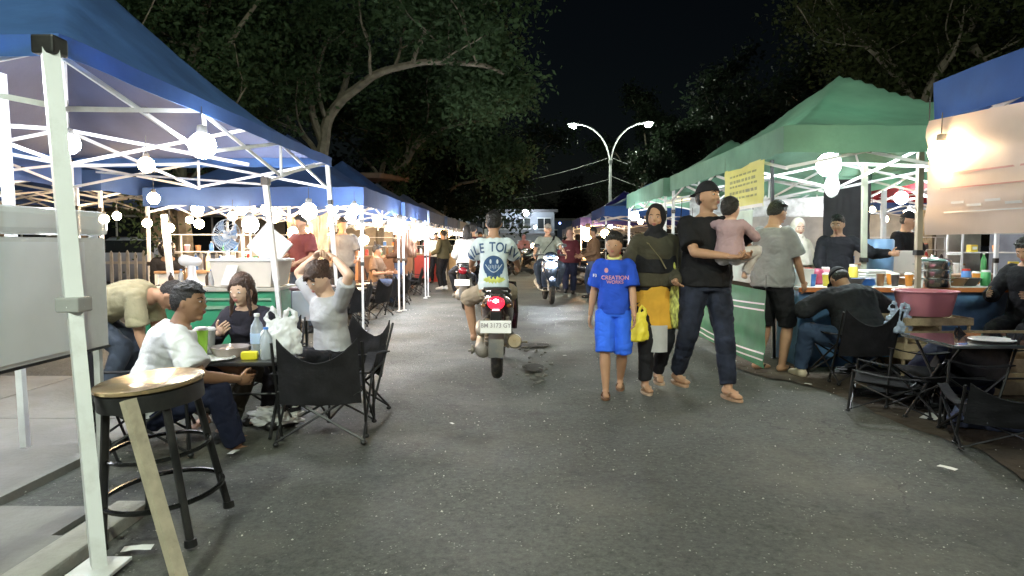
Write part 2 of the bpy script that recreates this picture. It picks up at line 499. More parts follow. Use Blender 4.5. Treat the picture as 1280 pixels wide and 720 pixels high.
        if ty == 'tied':
            mb.ell(Hc+Rh@V((0,-.10,.06)), (.045,.045,.04), Rh, 12, 8)
            for g_ in (1,-1): mb.cap_seg(Hc+Rh@V((g_*.02,.085,.07)), Hc+Rh@V((g_*.058,.082,.028)), .014, .010)
            mb.cap_seg(Hc+Rh@V((0,.093,.07)), Hc+Rh@V((.01,.094,.04)), .016, .010)
        if ty in ('hijab', 'turban'):
            mb.ell(Hc+Rh@V((0,-.022,.012)), (.094*hs,.100*hs,.130*hs), Rh, 20, 14)
            mb.cap_seg(Hc+Rh@V((0,.02,-.10)), C+Rc@V((0,.0,.05)), .070, .082)
            if ty == 'hijab':
                rs = []
                for t, w, d_ in ((.0,.085,.080),(.35,.17,.115),(.65,.205,.150),(1.0,.20,.165)):
                    c = C+Rc@V((0,.012,.085-t*.33))
                    rs.append([tuple(c+Rc@V((w*math.cos(6.283*j/20), d_*math.sin(6.283*j/20), (-.06*t if math.sin(6.283*j/20) > .3 else 0)))) for j in range(20)])
                mb.rings(rs)
            hf = folds(.005)
        if ty == 'cap' or ty == 'capback':
            def cutc(p):
                q = V((p.x*.087, p.y*.107-.008, p.z*.125+.012))
                if q.z < .035: q.z = .035+(q.z-.035)*.04
                return q
            v2 = MB(); v2.ell((0,0,0), (1,1,1), None, 24, 14, cutc)
            mb.add(v2.v, v2.f, Matrix.Translation(Hc) @ Rh.to_4x4())
            g2 = 1 if ty == 'cap' else -1
            rs = []
            br = MB(); br.ell(Hc+Rh@V((0,g2*.115,.038)), (.068,.06,.007), Rh @ rot('X', -8*g2), 16, 6)
            mb.add(br.v, br.f)
            hf = lambda co: 0
            h2 = MB()
            h2.ell(Hc+Rh@V((0,-.02,-.002)), (.083,.094,.07), Rh, 18, 10)
            fin(voxel(h2, vox, 2, lambda co: .004*noise.noise(co*70)), 'hair', HAIR)
        if ty == 'helmet':
            mb.ell(Hc+Rh@V((0,-.015,.02)), (.118,.132,.135), Rh, 24, 14); hf = lambda co: 0
            nm = 'helmet'
        nm = {'hijab': 'headscarf', 'turban': 'headscarf', 'cap': 'cap', 'capback': 'cap', 'helmet': 'helmet'}.get(ty, 'hair')
        fin(voxel(mb, min(vox, .009), 2, hf), nm, hm)
    if face:
        for g_ in (1, -1):
            e = MB(); e.ell(Hc+Rh@V((g_*.031*hs,.0795*hs,.004)), (.0125,.009,.0048), Rh, 10, 6); eo = fin(e.mesh('eye', True), 'eye', EYEW)
            e = MB(); e.ell(Hc+Rh@V((g_*.031*hs,.0858*hs,.0035)), (.0062,.004,.0050), Rh, 10, 6); io = fin(e.mesh('iris', True), 'iris', EYED, eo)
            e = MB(); e.tube([Hc+Rh@V((g_*.012,.0885,.022)), Hc+Rh@V((g_*.030,.0875,.029)), Hc+Rh@V((g_*.050,.072,.022))], [.003,.0038,.002], 6); fin(e.mesh('brow', True), 'eyebrow', BROW)
        e = MB(); e.ell(Hc+Rh@V((0,.0945,-.054)), (.020,.006,.0045), Rh, 12, 6); e.ell(Hc+Rh@V((0,.094,-.063)), (.017,.006,.005), Rh, 12, 6)
        fin(e.mesh('mouth', True), 'mouth', LIP)
    # ---- footwear
    if shoes:
        ty, sm = shoes[0], shoes[1]
        for g_ in (1, -1):
            fy = R(foot_yaw[0 if g_ == 1 else 1]); Q = rot('Z', -math.degrees(fy)); a = an[g_]
            mb = MB()
            if ty == 'sandal':
                out_ = []
                for k in range(20):
                    t = 6.283*k/20; x = .047*math.cos(t)*(1+.12*math.sin(t)); y = .045+.135*math.sin(t)
                    out_.append((x, y))
                for z in (-.098,): 
                    rs = [[tuple(a+Q@V((x*m_, .045+(y-.045)*m_, zz))) for x, y in out_] for zz, m_ in ((-.078,1),(-.074,.97),(-.096,.98),(-.099,.93))]
                    rs = [rs[1], rs[0], rs[2], rs[3]]
                mb.rings(rs)
                for q in (-1, 1):
                    mb.tube([a+Q@V((0,.115,-.058)), a+Q@V((q*.03,.08,-.030)), a+Q@V((q*.043,.03,-.075))], [.007,.009,.008], 6)
                fin(mb.mesh('sandal', True), 'sandal', sm)
            else:
                mb.cap_seg(a+Q@V((0,-.035,-.04)), a+Q@V((0,.06,-.045)), .046, .044)
                mb.cap_seg(a+Q@V((0,.05,-.047)), a+Q@V((0,.165,-.058)), .046, .034)
                mb.cap_seg(a+Q@V((0,-.01,.02)), a+Q@V((0,-.01,-.04)), .046, .046)
                m2 = voxel(mb, .009, 2)
                for v in m2.vertices: v.co.z = max(v.co.z, a.z-.093)
                fin(m2, 'shoe', sm)
    if extra: extra(R_)
    return R_
# ------------------------------------------------------------------ scooters
def wheel(parent, y, x=0, r=.285, w=.095, spokes=5):
    t = MB(); prof = []
    for k in range(12):
        a = 2*math.pi*k/12; prof.append((r-w*.42+w*.42*math.cos(a)*1.0, w*.5*math.sin(a)))
    t.lathe(prof, (x, y, r), 36, 'x', closed=True)
    o = t.build('wheel', RUBBER, parent, True)
    m = MB(); rr = r-w*.75
    m.lathe([(rr, -w*.35), (rr+.012, -w*.36), (rr+.014, w*.36), (rr, w*.35), (rr-.012, 0)], (x, y, r), 30, 'x', closed=True)
    m.lathe([(.0, -w*.45), (.035, -w*.45), (.04, 0), (.035, w*.45), (.0, w*.45)], (x, y, r), 14, 'x')
    for k in range(spokes):
        a = 2*math.pi*k/spokes
        m.bar((x, y, r), (x, y+math.cos(a)*rr, r+math.sin(a)*rr), .024, .018)
    m.build('rim', mat('wheel_rim', (.10,.09,.075), .5, .5, dirt=(.28,.2,.12), dirtamt=.7), o, True)
    return o
def scooter(label, pos, yaw, body_m, lean=0, detail=2, light_on=False, tail_on=False, plate=None, group=None, steer=0):
    root = thing('motor_scooter', label, 'scooter', pos, R(yaw), group)
    root.rotation_euler = (0, R(lean), R(yaw))
    wheel(root, -.62, r=.275, w=.105); wheel(root, .64, r=.275, w=.09)
    dirtm = mat('dusty_metal', (.34,.31,.27), .55, .5, var=.25, scale=18, dirt=(.36,.27,.16), dirtamt=.8, bump=.3)
    # tail bodywork
    b = MB(); rs = []
    for y, w, z0, z1 in ((.02,.10,.36,.58),(-.15,.135,.40,.68),(-.38,.150,.46,.735),(-.60,.155,.52,.775),(-.78,.125,.60,.81),(-.90,.09,.67,.83),(-.955,.05,.72,.825)):
        ring = []
        for k in range(20):
            a = 6.283*k/20; cx, sz = math.cos(a), math.sin(a)
            ring.append((w*abs(cx)**.6*(1 if cx > 0 else -1), y, (z0+z1)/2+(z1-z0)/2*abs(sz)**.7*(1 if sz > 0 else -1)))
        rs.append(ring)
    b.rings(rs); body = b.build('rear_cowl', body_m, root, True)
    s = MB(); rs = []
    for y, w, z0, z1 in ((.10,.07,.64,.69),(.04,.105,.64,.745),(-.2,.135,.68,.775),(-.42,.14,.70,.785),(-.5,.13,.73,.83),(-.72,.115,.76,.865),(-.84,.06,.79,.86)):
        rs.append([(w*abs(math.cos(6.283*k/16))**.7*(1 if math.cos(6.283*k/16) > 0 else -1), y, (z0+z1)/2+(z1-z0)/2*math.sin(6.283*k/16)) for k in range(16)])
    s.rings(rs); s.build('seat', mat('seat_vinyl', (.012,.012,.013), .4, bump=.3), root, True)
    g = MB(); g.tube([(-.10,-.60,.80), (-.125,-.80,.85), (-.10,-.95,.875), (0,-.99,.88), (.10,-.95,.875), (.125,-.80,.85), (.10,-.60,.80)], .013, 8)
    g.build('grab_rail', BLACK, root, True)
    # front: leg shield, floor, fork, fender, headlight cowl, handlebar
    b = MB()
    grid = [[(u*.19*(1-.25*abs(v-.4)), .42+.10*(1-u*u)-.05*v+.04, .34+.52*v) for v in [j/6 for j in range(7)]] for u in [i/6-1+i/6 for i in range(7)]]
    b.sheet(grid, .03); b.build('leg_shield', body_m, root, True)
    b = MB(); rs = []
    for z, w, y0, y1 in ((.40,.06,.42,.60),(.55,.12,.42,.64),(.70,.15,.42,.64),(.82,.13,.42,.60),(.90,.07,.44,.55)):
        rs.append([(w*math.cos(6.283*k/16), (y0+y1)/2+(y1-y0)/2*math.sin(6.283*k/16), z) for k in range(16)])
    b.rings(rs); b.build('front_apron', body_m, root, True)
    b = MB(); b.box((0,.20,.30), (.30,.46,.05), bev=.015); b.box((0,.20,.36), (.09,.44,.10), bev=.03); b.build('footboard', BLACK, root)
    fk = MB()
    for q in (-1, 1): fk.tube([(q*.065,.64,.28), (q*.065,.52,.62)], .016, 8)
    fk.tube([(0,.52,.60), (0,.44,.98)], .022, 8); fk.build('fork', dirtm, root, True)
    b = MB(); grid = []
    for i in range(9):
        a = R(20+i*17); grid.append([(u*.065, .64+.305*math.cos(a)*(-1), .275+.305*math.sin(a)-abs(u)*.025) for u in (-1,-.6,0,.6,1)])
    b.sheet(grid, .006); b.build('front_fender', body_m, root, True)
    b = MB(); b.ell((0,.46,.98), (.135,.10,.085), None, 18, 10); b.build('handlebar_cowl', body_m, root, True)
    hb = MB(); hb.tube([(-.34,.30,.985), (-.22,.38,1.0), (0,.43,1.0), (.22,.38,1.0), (.34,.30,.985)], .012, 8)
    for q in (-1, 1): hb.tube([(q*.23,.375,1.0), (q*.345,.298,.985)], .019, 10)
    hbo = hb.build('handlebar', BLACK, root, True)
    lv = MB()
    for q in (-1, 1): lv = MB(); lv.tube([(q*.20,.42,.99), (q*.33,.37,.975)], .006, 6); lv.build('brake_lever', STEEL, hbo, True)
    for q in (-1, 1):
        m = MB(); m.tube([(q*.19,.40,1.0), (q*.23,.42,1.12), (q*.27,.42,1.17)], .006, 6); m.ell((q*.275,.42,1.19), (.058,.018,.040), None, 14, 8)
        mo = m.build('mirror', BLACK, root, True)
        m = MB(); m.ell((q*.275,.404,1.19), (.050,.006,.033), None, 14, 6); m.build('mirror_glass', CHROME, mo, True)
    # head lamp
    h = MB(); h.ell((0,.60,.80) if light_on else (0,.535,.98), (.115,.05,.055) if light_on else (.085,.05,.045), None, 18, 8)
    h.build('headlight', mat('headlight_lit', (1,1,1), emit=(.85,.93,1), estr=160, var=0) if light_on else mat('lamp_glass', (.6,.65,.7), .1, var=0), root, True)
    if light_on:
        for q in (-1, 1):
            h = MB(); h.ell((q*.12,.50,.93), (.018,.03,.034), rot('Y', q*25), 12, 8); h.build('position_lamp', mat('position_lamp_lit', (1,1,1), emit=(.9,.95,1), estr=14, var=0), root, True)
    # tail lamp
    t = MB(); t.ell((0,-.935,.745), (.080,.046,.066), None, 18, 10)
    tl = t.build('tail_lamp', mat('tail_lens', (.45,.01,.02), .15, var=0, emit=(1,.02,.05), estr=.55 if tail_on else 0.0, coat=1) if tail_on else mat('tail_lens_off', (.25,.01,.02), .15, var=0), root, True)
    if tail_on:
        t = MB(); t.ell((0,-.965,.755), (.038,.016,.030), None, 14, 8); t.build('lamp_core', mat('tail_core', (1,.5,.5), emit=(1,.45,.45), estr=9, var=0), tl, True)
        t = MB(); t.box((0,-.958,.668), (.066,.02,.034), bev=.006); t.build('lamp_window', mat('tail_win', (1,.5,.5), emit=(1,.40,.45), estr=1.6, var=0), tl, True)
    for q in (-1, 1):
        t = MB(); t.ell((q*.118,-.885,.715), (.020,.04,.020), rot('Z', q*-25), 12, 8); t.build('indicator', mat('indicator_amber', (.20,.09,.03), .2, var=0), root, True)
    # inner guard, swing arm, engine, exhaust
    b = MB(); grid = []
    for i in range(9):
        a = R(-4+i*14); grid.append([(u*.068, -.62-.325*math.cos(a), .275+.325*math.sin(a)-.01*abs(u)) for u in (-1,-.6,0,.6,1)])
    b.sheet(grid, .006); b.build('rear_fender', mat('rear_fender_grey', (.10,.10,.10), .6, dirt=(.22,.18,.13), dirtamt=.6), root, True)
    pl = MB(); pl.box((0,-.955,.60), (.10,.05,.16), rot('X', 8), .01); pl.box((0,-.97,.52), (.05,.02,.10), bev=.004); pl.build('plate_bracket', BLACK, root)
    p = MB(); p.box((0,-1.0,.535), (.275,.006,.112), rot('X', -8), .003); po = p.build('number_plate', mat('plate_white', (.80,.80,.80), .35, var=.03), root)
    if plate:
        M4 = Matrix.Translation((0,-1.006,.547)) @ (rot('X', -8) @ rot('X', 90)).to_4x4()
        tm = text_mb(plate, .056, .0008, squash=.92); q = MB(); q.add(tm.v, tm.f, M4)
        q.build('lettering', mat('plate_ink', (.33,.30,.32), .6, var=0), po)
    e = MB(); e.ell((-.14,-.45,.30), (.075,.24,.11), None, 16, 10); e.cap_seg((-.13,-.62,.275), (-.13,-.28,.30), .085, .095)
    e.ell((-.03,-.16,.33), (.12,.16,.12), None, 14, 10); e.cap_seg((-.15,-.40,.47), (-.15,-.60,.45), .07, .055)
    for k in range(4): e.lathe([(.045-.006*k,0), (.045-.006*k,.012)], (-.245+.006*k,-.62+.0*k,.275), 14, 'x')
    e.box((-.19,-.30,.20), (.05,.22,.03), bev=.01); e.tube([(-.10,-.66,.32), (-.085,-.80,.58)], .02, 8)
    for k in range(5): e.lathe([(.028,0),(.036,.006),(.028,.012)], (-.085,-.74,.36+.035*k), 12, 'z')
    e.build('engine', dirtm, root, True)
    x = MB(); x.cap_seg((.155,-.22,.28), (.165,-.84,.385), .045, .068); x.tube([(.03,-.05,.24), (.12,-.15,.235), (.155,-.26,.28)], .018, 8)
    x.lathe([(.055,0),(.058,-.012),(.020,-.014),(.018,-.03)], (.166,-.895,.395), 18, 'y')
    x.build('exhaust', mat('exhaust_dusty', (.5,.44,.34), .45, .5, var=.15, dirt=(.42,.32,.18), dirtamt=.7), root, True)
    for a_, b_ in (((-.17,-.28,.24), (-.30,-.30,.21)), ((.17,-.28,.30), (.29,-.30,.30))): x = MB(); x.tube([a_, b_], .011, 6); x.build('foot_peg', dirtm, root, True)
    x = MB(); x.tube([(.10,-.75,.60), (.10,-.64,.30)], .018, 8); x.build('shock_absorber', dirtm, root, True)
    return root

# ------------------------------------------------------------------ market tents
def tent(label, x0, x1, y0, y1, eave, peak, fab, legs=None, val=.26, nx=None, metal=None, group=None, foot=None, seed=0, sides=(1,1,1,1), legscale=1.0, open_=False, sag=1.25, legz=0.0):
    metal = metal or WHITEP
    cx, cy = (x0+x1)/2, (y0+y1)/2; hx, hy = (x1-x0)/2, (y1-y0)/2
    root = thing('market_tent', label, 'tent', (cx, cy, 0), 0, group)
    N = 40; r2 = random.Random(seed)
    def hgt(u, v):
        m = max(abs(u), abs(v)); m = m*.85+.15*min(1, math.hypot(u, v))
        m = min(m, 1)
        z = eave+(peak-eave)*(1-m)**sag
        z += -.05*math.sin(math.pi*min(1, m))*(.35+abs(abs(u)-abs(v)))
        aa = math.atan2(v*hy, u*hx)
        z += .014*noise.noise(V((aa*7+seed, math.hypot(u, v)*.8, seed)))*min(1, m*1.6)*(1-m*.35)+.010*abs(noise.noise(V((u*5-v*4, seed, u*2))))
        z += .018*noise.noise(V((u*3+seed, v*3, 0)))*(1-m)*3+.006*noise.noise(V((u*11, v*11, seed)))
        if m > .97:
            sg = (1-(min(abs(u), abs(v)))**2); z -= .0*sg
        return z
    g = [[(-hx+2*hx*i/N, -hy+2*hy*j/N, hgt(-1+2*i/N, -1+2*j/N)) for j in range(N+1)] for i in range(N+1)]
    c = MB(); c.sheet(g, .004); can = c.build('canopy', fab, root, True)
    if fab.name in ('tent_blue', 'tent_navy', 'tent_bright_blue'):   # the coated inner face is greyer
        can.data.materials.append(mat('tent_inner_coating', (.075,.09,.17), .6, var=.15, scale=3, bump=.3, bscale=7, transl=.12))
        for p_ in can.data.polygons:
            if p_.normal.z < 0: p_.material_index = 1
    # valance: one hem strip round the four eaves
    v = MB(); per = []
    M = 24
    for (a, b_) in (((-1,-1),(1,-1)),((1,-1),(1,1)),((1,1),(-1,1)),((-1,1),(-1,-1))):
        for k in range(M):
            t = k/M; per.append((a[0]+(b_[0]-a[0])*t, a[1]+(b_[1]-a[1])*t))
    rows = []
    for z_ in (0, .5, 1):
        row = []
        for k, (u, w) in enumerate(per):
            n_ = noise.noise(V((u*4+seed, w*4, 1.7)))
            o = 1+.012*z_*n_
            zz = hgt(u, w)-.002-z_*val*(1+.10*n_)
            row.append((u*(hx+.012)*o, w*(hy+.012)*o, zz))
        row.append(row[0]); rows.append(row)
    v.sheet(rows, .004); v.build('valance', fab, can, True)
    w = .032
    corners = [(-1,-1),(1,-1),(1,1),(-1,1)]
    bot = eave-.07
    foot = foot or {}
    for k, (a, b_) in enumerate(corners):
        if legs is not None and k not in legs: continue
        l = MB(); fx, fy = foot.get(k, (0, 0))
        top_ = V((a*(hx-.03), b_*(hy-.03), eave-.03)); ft = V((a*(hx-.03)+fx, b_*(hy-.03)+fy, legz))
        mid = ft.lerp(top_, .48)
        l.bar(ft, mid, w*.85*legscale); l.bar(mid, top_, w*1.15*legscale)
        lo = l.build('leg', metal, root)
        f = MB(); f.box(ft+V((0,0,.006)), (.09,.09,.012), bev=.003); f.build('foot_plate', metal, lo)
        for p_, q_ in ((mid, 1.5), (top_+V((0,0,-.02)), 1.7), (ft.lerp(top_, .78), 1.7)): j = MB(); j.box(p_, (w*q_,w*q_,.055), bev=.005); j.build('joint', BLACK, lo)
    # scissor trusses
    def scis(a, b_, n, za, zb, nm='truss_bar'):
        a, b_ = V(a), V(b_); t = MB(); j = MB(); d = (b_-a)/n
        nrm = V((-d.y, d.x, 0)).normalized()*.013
        for k in range(n):
            p, q = a+d*k, a+d*(k+1)
            s_ = r2.uniform(-.012, .012)
            t.bar(p+V((0,0,za+s_))+nrm, q+V((0,0,zb+s_))+nrm, .013, .026); t.bar(p+V((0,0,zb))-nrm, q+V((0,0,za))-nrm, .013, .026)
            j.box((p+q)/2+V((0,0,(za+zb)/2)), (.03,.03,.035), bev=.004)
            if 0 < k: t.bar(p+V((0,0,zb-.02)), p+V((0,0,za+.03)), .02)
        t.mark = len(t.f); t.add(j.v, j.f); t.build(nm, metal, root, tail=BLACK)
    ns = nx or (2 if hx*2 < 3.5 else 3); ny = nx or (2 if hy*2 < 3.5 else (3 if hy*2 < 5 else 4))
    zt, zb = eave-.06, eave-.34
    i_ = .03
    P = [V((-hx+i_, -hy+i_, 0)), V((hx-i_, -hy+i_, 0)), V((hx-i_, hy-i_, 0)), V((-hx+i_, hy-i_, 0))]
    for k in range(4):
        if sides[k]: scis(P[k], P[(k+1) % 4], ns if k % 2 == 0 else ny, zt, zb)
    for q in ((V((0,-hy+i_,0)), V((0,0,0))), (V((0,hy-i_,0)), V((0,0,0))), (V((-hx+i_,0,0)), V((0,0,0))), (V((hx-i_,0,0)), V((0,0,0)))):
        scis(q[0], q[1], 1, zt, zb)
    m = MB(); m.bar((0,0,eave-.42), (0,0,peak-.06), .035); m.box((0,0,eave-.08), (.07,.07,.05), bev=.006)
    m.build('center_pole', metal, root)
    rfo = MB()
    for k in range(4):
        a = P[k]+V((0,0,eave-.02)); mids = []
        for t in (0, .3, .55, .75, .9, 1):
            u = P[k].x*(1-t)/hx; w_ = P[k].y*(1-t)/hy
            mids.append(V((P[k].x*(1-t), P[k].y*(1-t), hgt(u, w_)-.065)))
        rfo.tube(mids, .013, 6)
    rfo.build('rafter', metal, root, True)
    return root

# ------------------------------------------------------------------ furniture
def camp_chair(label, pos, rz, group=None, hgt=1.0):
    r = thing('camping_chair', label, 'chair', pos, R(rz), group)
    h = hgt
    # back sling (faces +y = the sitter's front)
    g = []
    for i in range(13):
        u = -1+i/6
        row = []
        for j in range(9):
            v = j/8
            dip = .115*(1-abs(u)**1.7)*(v**2)
            z = .25*h+.38*h*v-dip+.03*abs(u)**3*v
            y = -.20-.085*v-.05*(1-u*u)*(1-.3*v)+.012*noise.noise(V((u*3, v*3, rz)))
            row.append((u*.245*(1-.04*v), y, z))
        g.append(row)
    b = MB(); b.sheet(g, .008); b.build('backrest', BLACKF, r, True)
    g = []
    for i in range(9):
        u = -1+i/4
        g.append([(u*.235, -.22+.46*v, .33*h-.07*(1-u*u)*math.sin(math.pi*(.2+.7*v))-.05*(1-v)+.035*abs(u)) for v in [j/8 for j in range(9)]])
    b = MB(); b.sheet(g, .008); b.build('seat', BLACKF, r, True)
    for q in (-1, 1):
        a = MB(); grid = [[(q*(.235+u*.06), -.24+.48*v, .44*h+.05*v-.03*math.sin(math.pi*v)) for u in (0,.5,1)] for v in [j/6 for j in range(7)]]
        a.sheet(grid, .008); a.build('armrest', BLACKF, r, True)
        l = MB(); l.tube([(q*.26,-.10,.02), (q*.262,-.295,.64*h)], .009, 7); l.ell((q*.26,-.10,.015), (.02,.02,.015), None, 8, 5); l.build('back_post', DARKMET, r, True)
        l = MB(); l.tube([(q*.27,.26,.02), (q*.265,.235,.48*h)], .009, 7); l.ell((q*.27,.26,.015), (.02,.02,.015), None, 8, 5); l.build('front_post', DARKMET, r, True)
        l = MB(); l.tube([(q*.27,.25,.03), (q*.255,-.20,.36*h)], .008, 6); l.tube([(q*.26,-.25,.03), (q*.265,.235,.36*h)], .008, 6); l.ell((q*.26,-.25,.015), (.02,.02,.015), None, 8, 5); l.build('side_brace', DARKMET, r, True)
    l = MB(); l.tube([(-.26,-.25,.03), (.25,-.21,.33*h)], .008, 6); l.tube([(.26,-.25,.03), (-.25,-.21,.33*h)], .008, 6); l.build('rear_brace', DARKMET, r, True)
    l = MB(); l.tube([(-.27,.25,.03), (.26,.235,.33*h)], .008, 6); l.tube([(.27,.25,.03), (-.26,.235,.33*h)], .008, 6); l.build('front_brace', DARKMET, r, True)
    return r
def low_table(label, pos, rz, w=.7, d=.5, h=.48, m=None, group=None, cat='table'):
    r = thing('low_table', label, cat, pos, R(rz), group)
    b = MB(); b.box((0,0,h-.012), (w,d,.024), bev=.006); b.build('table_top', m or mat('black_table', (.02,.02,.022), .28, var=.3, dirt=(.08,.07,.06), dirtamt=.3), r)
    for q in (-1, 1):
        l = MB(); l.tube([(q*w*.42,-d*.4,.01), (q*w*.42,d*.4,h-.03)], .011, 7); l.tube([(q*w*.42+.01,d*.4,.01), (q*w*.42+.01,-d*.4,h-.03)], .011, 7); l.build('leg', DARKMET, r, True)
    l = MB(); l.tube([(-w*.42,0,h*.5), (w*.42,0,h*.5)], .008, 6); l.build('stretcher', DARKMET, r, True)
    return r
def counter(label, x0, x1, y0, y1, h, mtop, mfront, thick=.035, z0=0.0, shelf=True, name='stall_counter', rz=0, group=None):
    r = thing(name, label, 'counter', ((x0+x1)/2, (y0+y1)/2, z0), rz, group)
    w, d = x1-x0, y1-y0; h = h-z0
    b = MB(); b.box((0,0,h-thick/2), (w,d,thick), bev=.006); b.build('counter_top', mtop, r)
    b = MB(); b.box((0,-d/2+.05,(h-thick)/2), (w-.06,.02,h-thick-.01)); b.build('front_panel', mfront, r)
    for q in (-1, 1):
        b = MB(); b.box((q*(w/2-.05),.01,(h-thick)/2), (.02,d-.12,h-thick-.01)); b.build('side_panel', mfront, r)
    for a in (-1, 1):
        b = MB(); b.box((a*(w/2-.025),-d/2+.03,(h-thick)/2), (.04,.04,h-thick-.006), bev=.004); b.build('leg', mfront, r)
    return r

# ------------------------------------------------------------------ goods
def bottle(label, pos, h=.24, r=.034, m=None, capm=None, group=None, lab=None):
    t = thing('bottle', label, 'bottle', pos, 0, group)
    b = MB(); b.lathe([(.0,0),(r*.9,0),(r,.01),(r,h*.62),(r*.85,h*.72),(r*.36,h*.86),(r*.36,h*.93)], n=16); b.build('glass', m or mat('clear_plastic', (.75,.82,.88), .1, var=0, trans=.7), t, True)
    b = MB(); b.lathe([(.0,h*.93),(r*.42,h*.93),(r*.42,h),(.0,h)], n=12); b.build('cap', capm or mat('cap_blue', (.05,.2,.6), .4, var=0), t, True)
    if lab: b = MB(); b.lathe([(r*1.02,h*.28),(r*1.03,h*.29),(r*1.03,h*.52),(r*1.02,h*.53)], n=16); b.build('paper_label', lab, t, True)
    return t
def cup(label, pos, h=.12, r=.04, m=None, lid=True, group=None):
    t = thing('cup', label, 'cup', pos, 0, group)
    b = MB(); b.lathe([(0,0),(r*.72,0),(r,h),(r*.96,h),(r*.68,.006),(0,.006)], n=18); b.build('cup_body', m or WHITE, t, True)
    if lid: b = MB(); b.lathe([(0,h+.012),(r*.8,h+.012),(r*1.05,h),(r*1.05,h-.006),(0,h-.003)], n=18); b.build('lid', WHITE, t, True)
    return t
def solo(name, label, cat, mb, m, loc=(0,0,0), rz=0, group=None, smooth=True, kind=None):
    o = mb.build(name, m, None, smooth); o.location = loc; o.rotation_euler = (0,0,rz)
    return tag(o, label, cat, group, kind)
def bulb(label, pos, r=.05, temp='warm', strength=None, group=None, cord=.18):
    em = {'warm': (1,.70,.38), 'white': (.92,.96,1.0), 'amber': (1,.56,.22)}[temp]
    st = strength or {'warm': 40, 'white': 52, 'amber': 38}[temp]
    t = thing('light_bulb', label, 'lamp', pos, 0, group); r = r*1.22
    b = MB(); b.lathe([(0,-r),(r*.5,-r*.87),(r*.87,-r*.5),(r,0),(r*.87,r*.5),(r*.5,r*.87),(0,r)], n=12); b.build('bulb', mat('bulb_%s_%d' % (temp, st), (1,1,1), var=0, emit=em, estr=st), t, True)
    b = MB(); b.lathe([(0,r*.9),(r*.42,r*.9),(r*.36,r*1.5),(.004,r*1.6),(.003,r*1.6+cord),(0,r*1.6+cord)], n=8); b.build('socket', mat('socket_dark', (.05,.05,.05), .6, var=0), t, True)
    return t
# ------------------------------------------------------------------ PEOPLE (built first: quick evaluations)
def at(px, Y, z=0):
    p = W(px, 305, Y); return (p.x, Y, z)
white_tee = fabric('white_blue_tee', (.64,.72,.76), var=.06)
INK = mat('shirt_ink_blue', (.035,.085,.20), .8, var=.25, scale=25)
INKY = mat('shirt_ink_yellow', (.60,.62,.14), .8, var=.3, scale=12)
def to_surface(mb, body, mtx, off=.004, dirv=V((0,1,0)), back=.6):
    me = body.data; bm = bmesh.new(); bm.from_mesh(me); tree = BVHTree.FromBMesh(bm)
    out = []
    for v in mb.v:
        p = V(v); h = tree.ray_cast(p-dirv*back, dirv)
        out.append(tuple(h[0]-dirv*(off-(p.dot(dirv))*0)+h[1]*0) if h[0] is not None else tuple(p+V((0,0,0))) )
    bm.free(); mb.v = out; return mb
def decal(parent_obj, root, mb2d, m, name, center, ax, up, dirv, off=.004, maxfar=.35, sub=.02):
    "flat lettering (x,y) laid on the garment in front of it"
    tmp = bpy.data.meshes.new('t'); tmp.from_pydata([(v[0], v[1], 0) for v in mb2d.v], [], mb2d.f)
    bm = bmesh.new(); bm.from_mesh(tmp); bpy.data.meshes.remove(tmp)
    bmesh.ops.remove_doubles(bm, verts=bm.verts, dist=1e-5)
    bmesh.ops.triangulate(bm, faces=bm.faces)
    for _ in range(3):
        es = [e for e in bm.edges if e.calc_length() > sub]
        if es: bmesh.ops.subdivide_edges(bm, edges=es, cuts=1)
        bmesh.ops.triangulate(bm, faces=bm.faces)
    t2 = bmesh.new(); t2.from_mesh(parent_obj.data); tree = BVHTree.FromBMesh(t2)
    ax, up, dirv, center = V(ax).normalized(), V(up).normalized(), V(dirv).normalized(), V(center)
    dead = []
    for v in bm.verts:
        p = center+ax*v.co.x+up*v.co.y
        h = tree.ray_cast(p-dirv*.5, dirv, 1.2)
        if h[0] is None: dead.append(v)
        else: v.co = h[0]-dirv*off
    bmesh.ops.delete(bm, geom=dead, context='VERTS')
    me = bpy.data.meshes.new(name); bm.to_mesh(me); bm.free(); t2.free()
    return put(me, name, parent_obj, m)

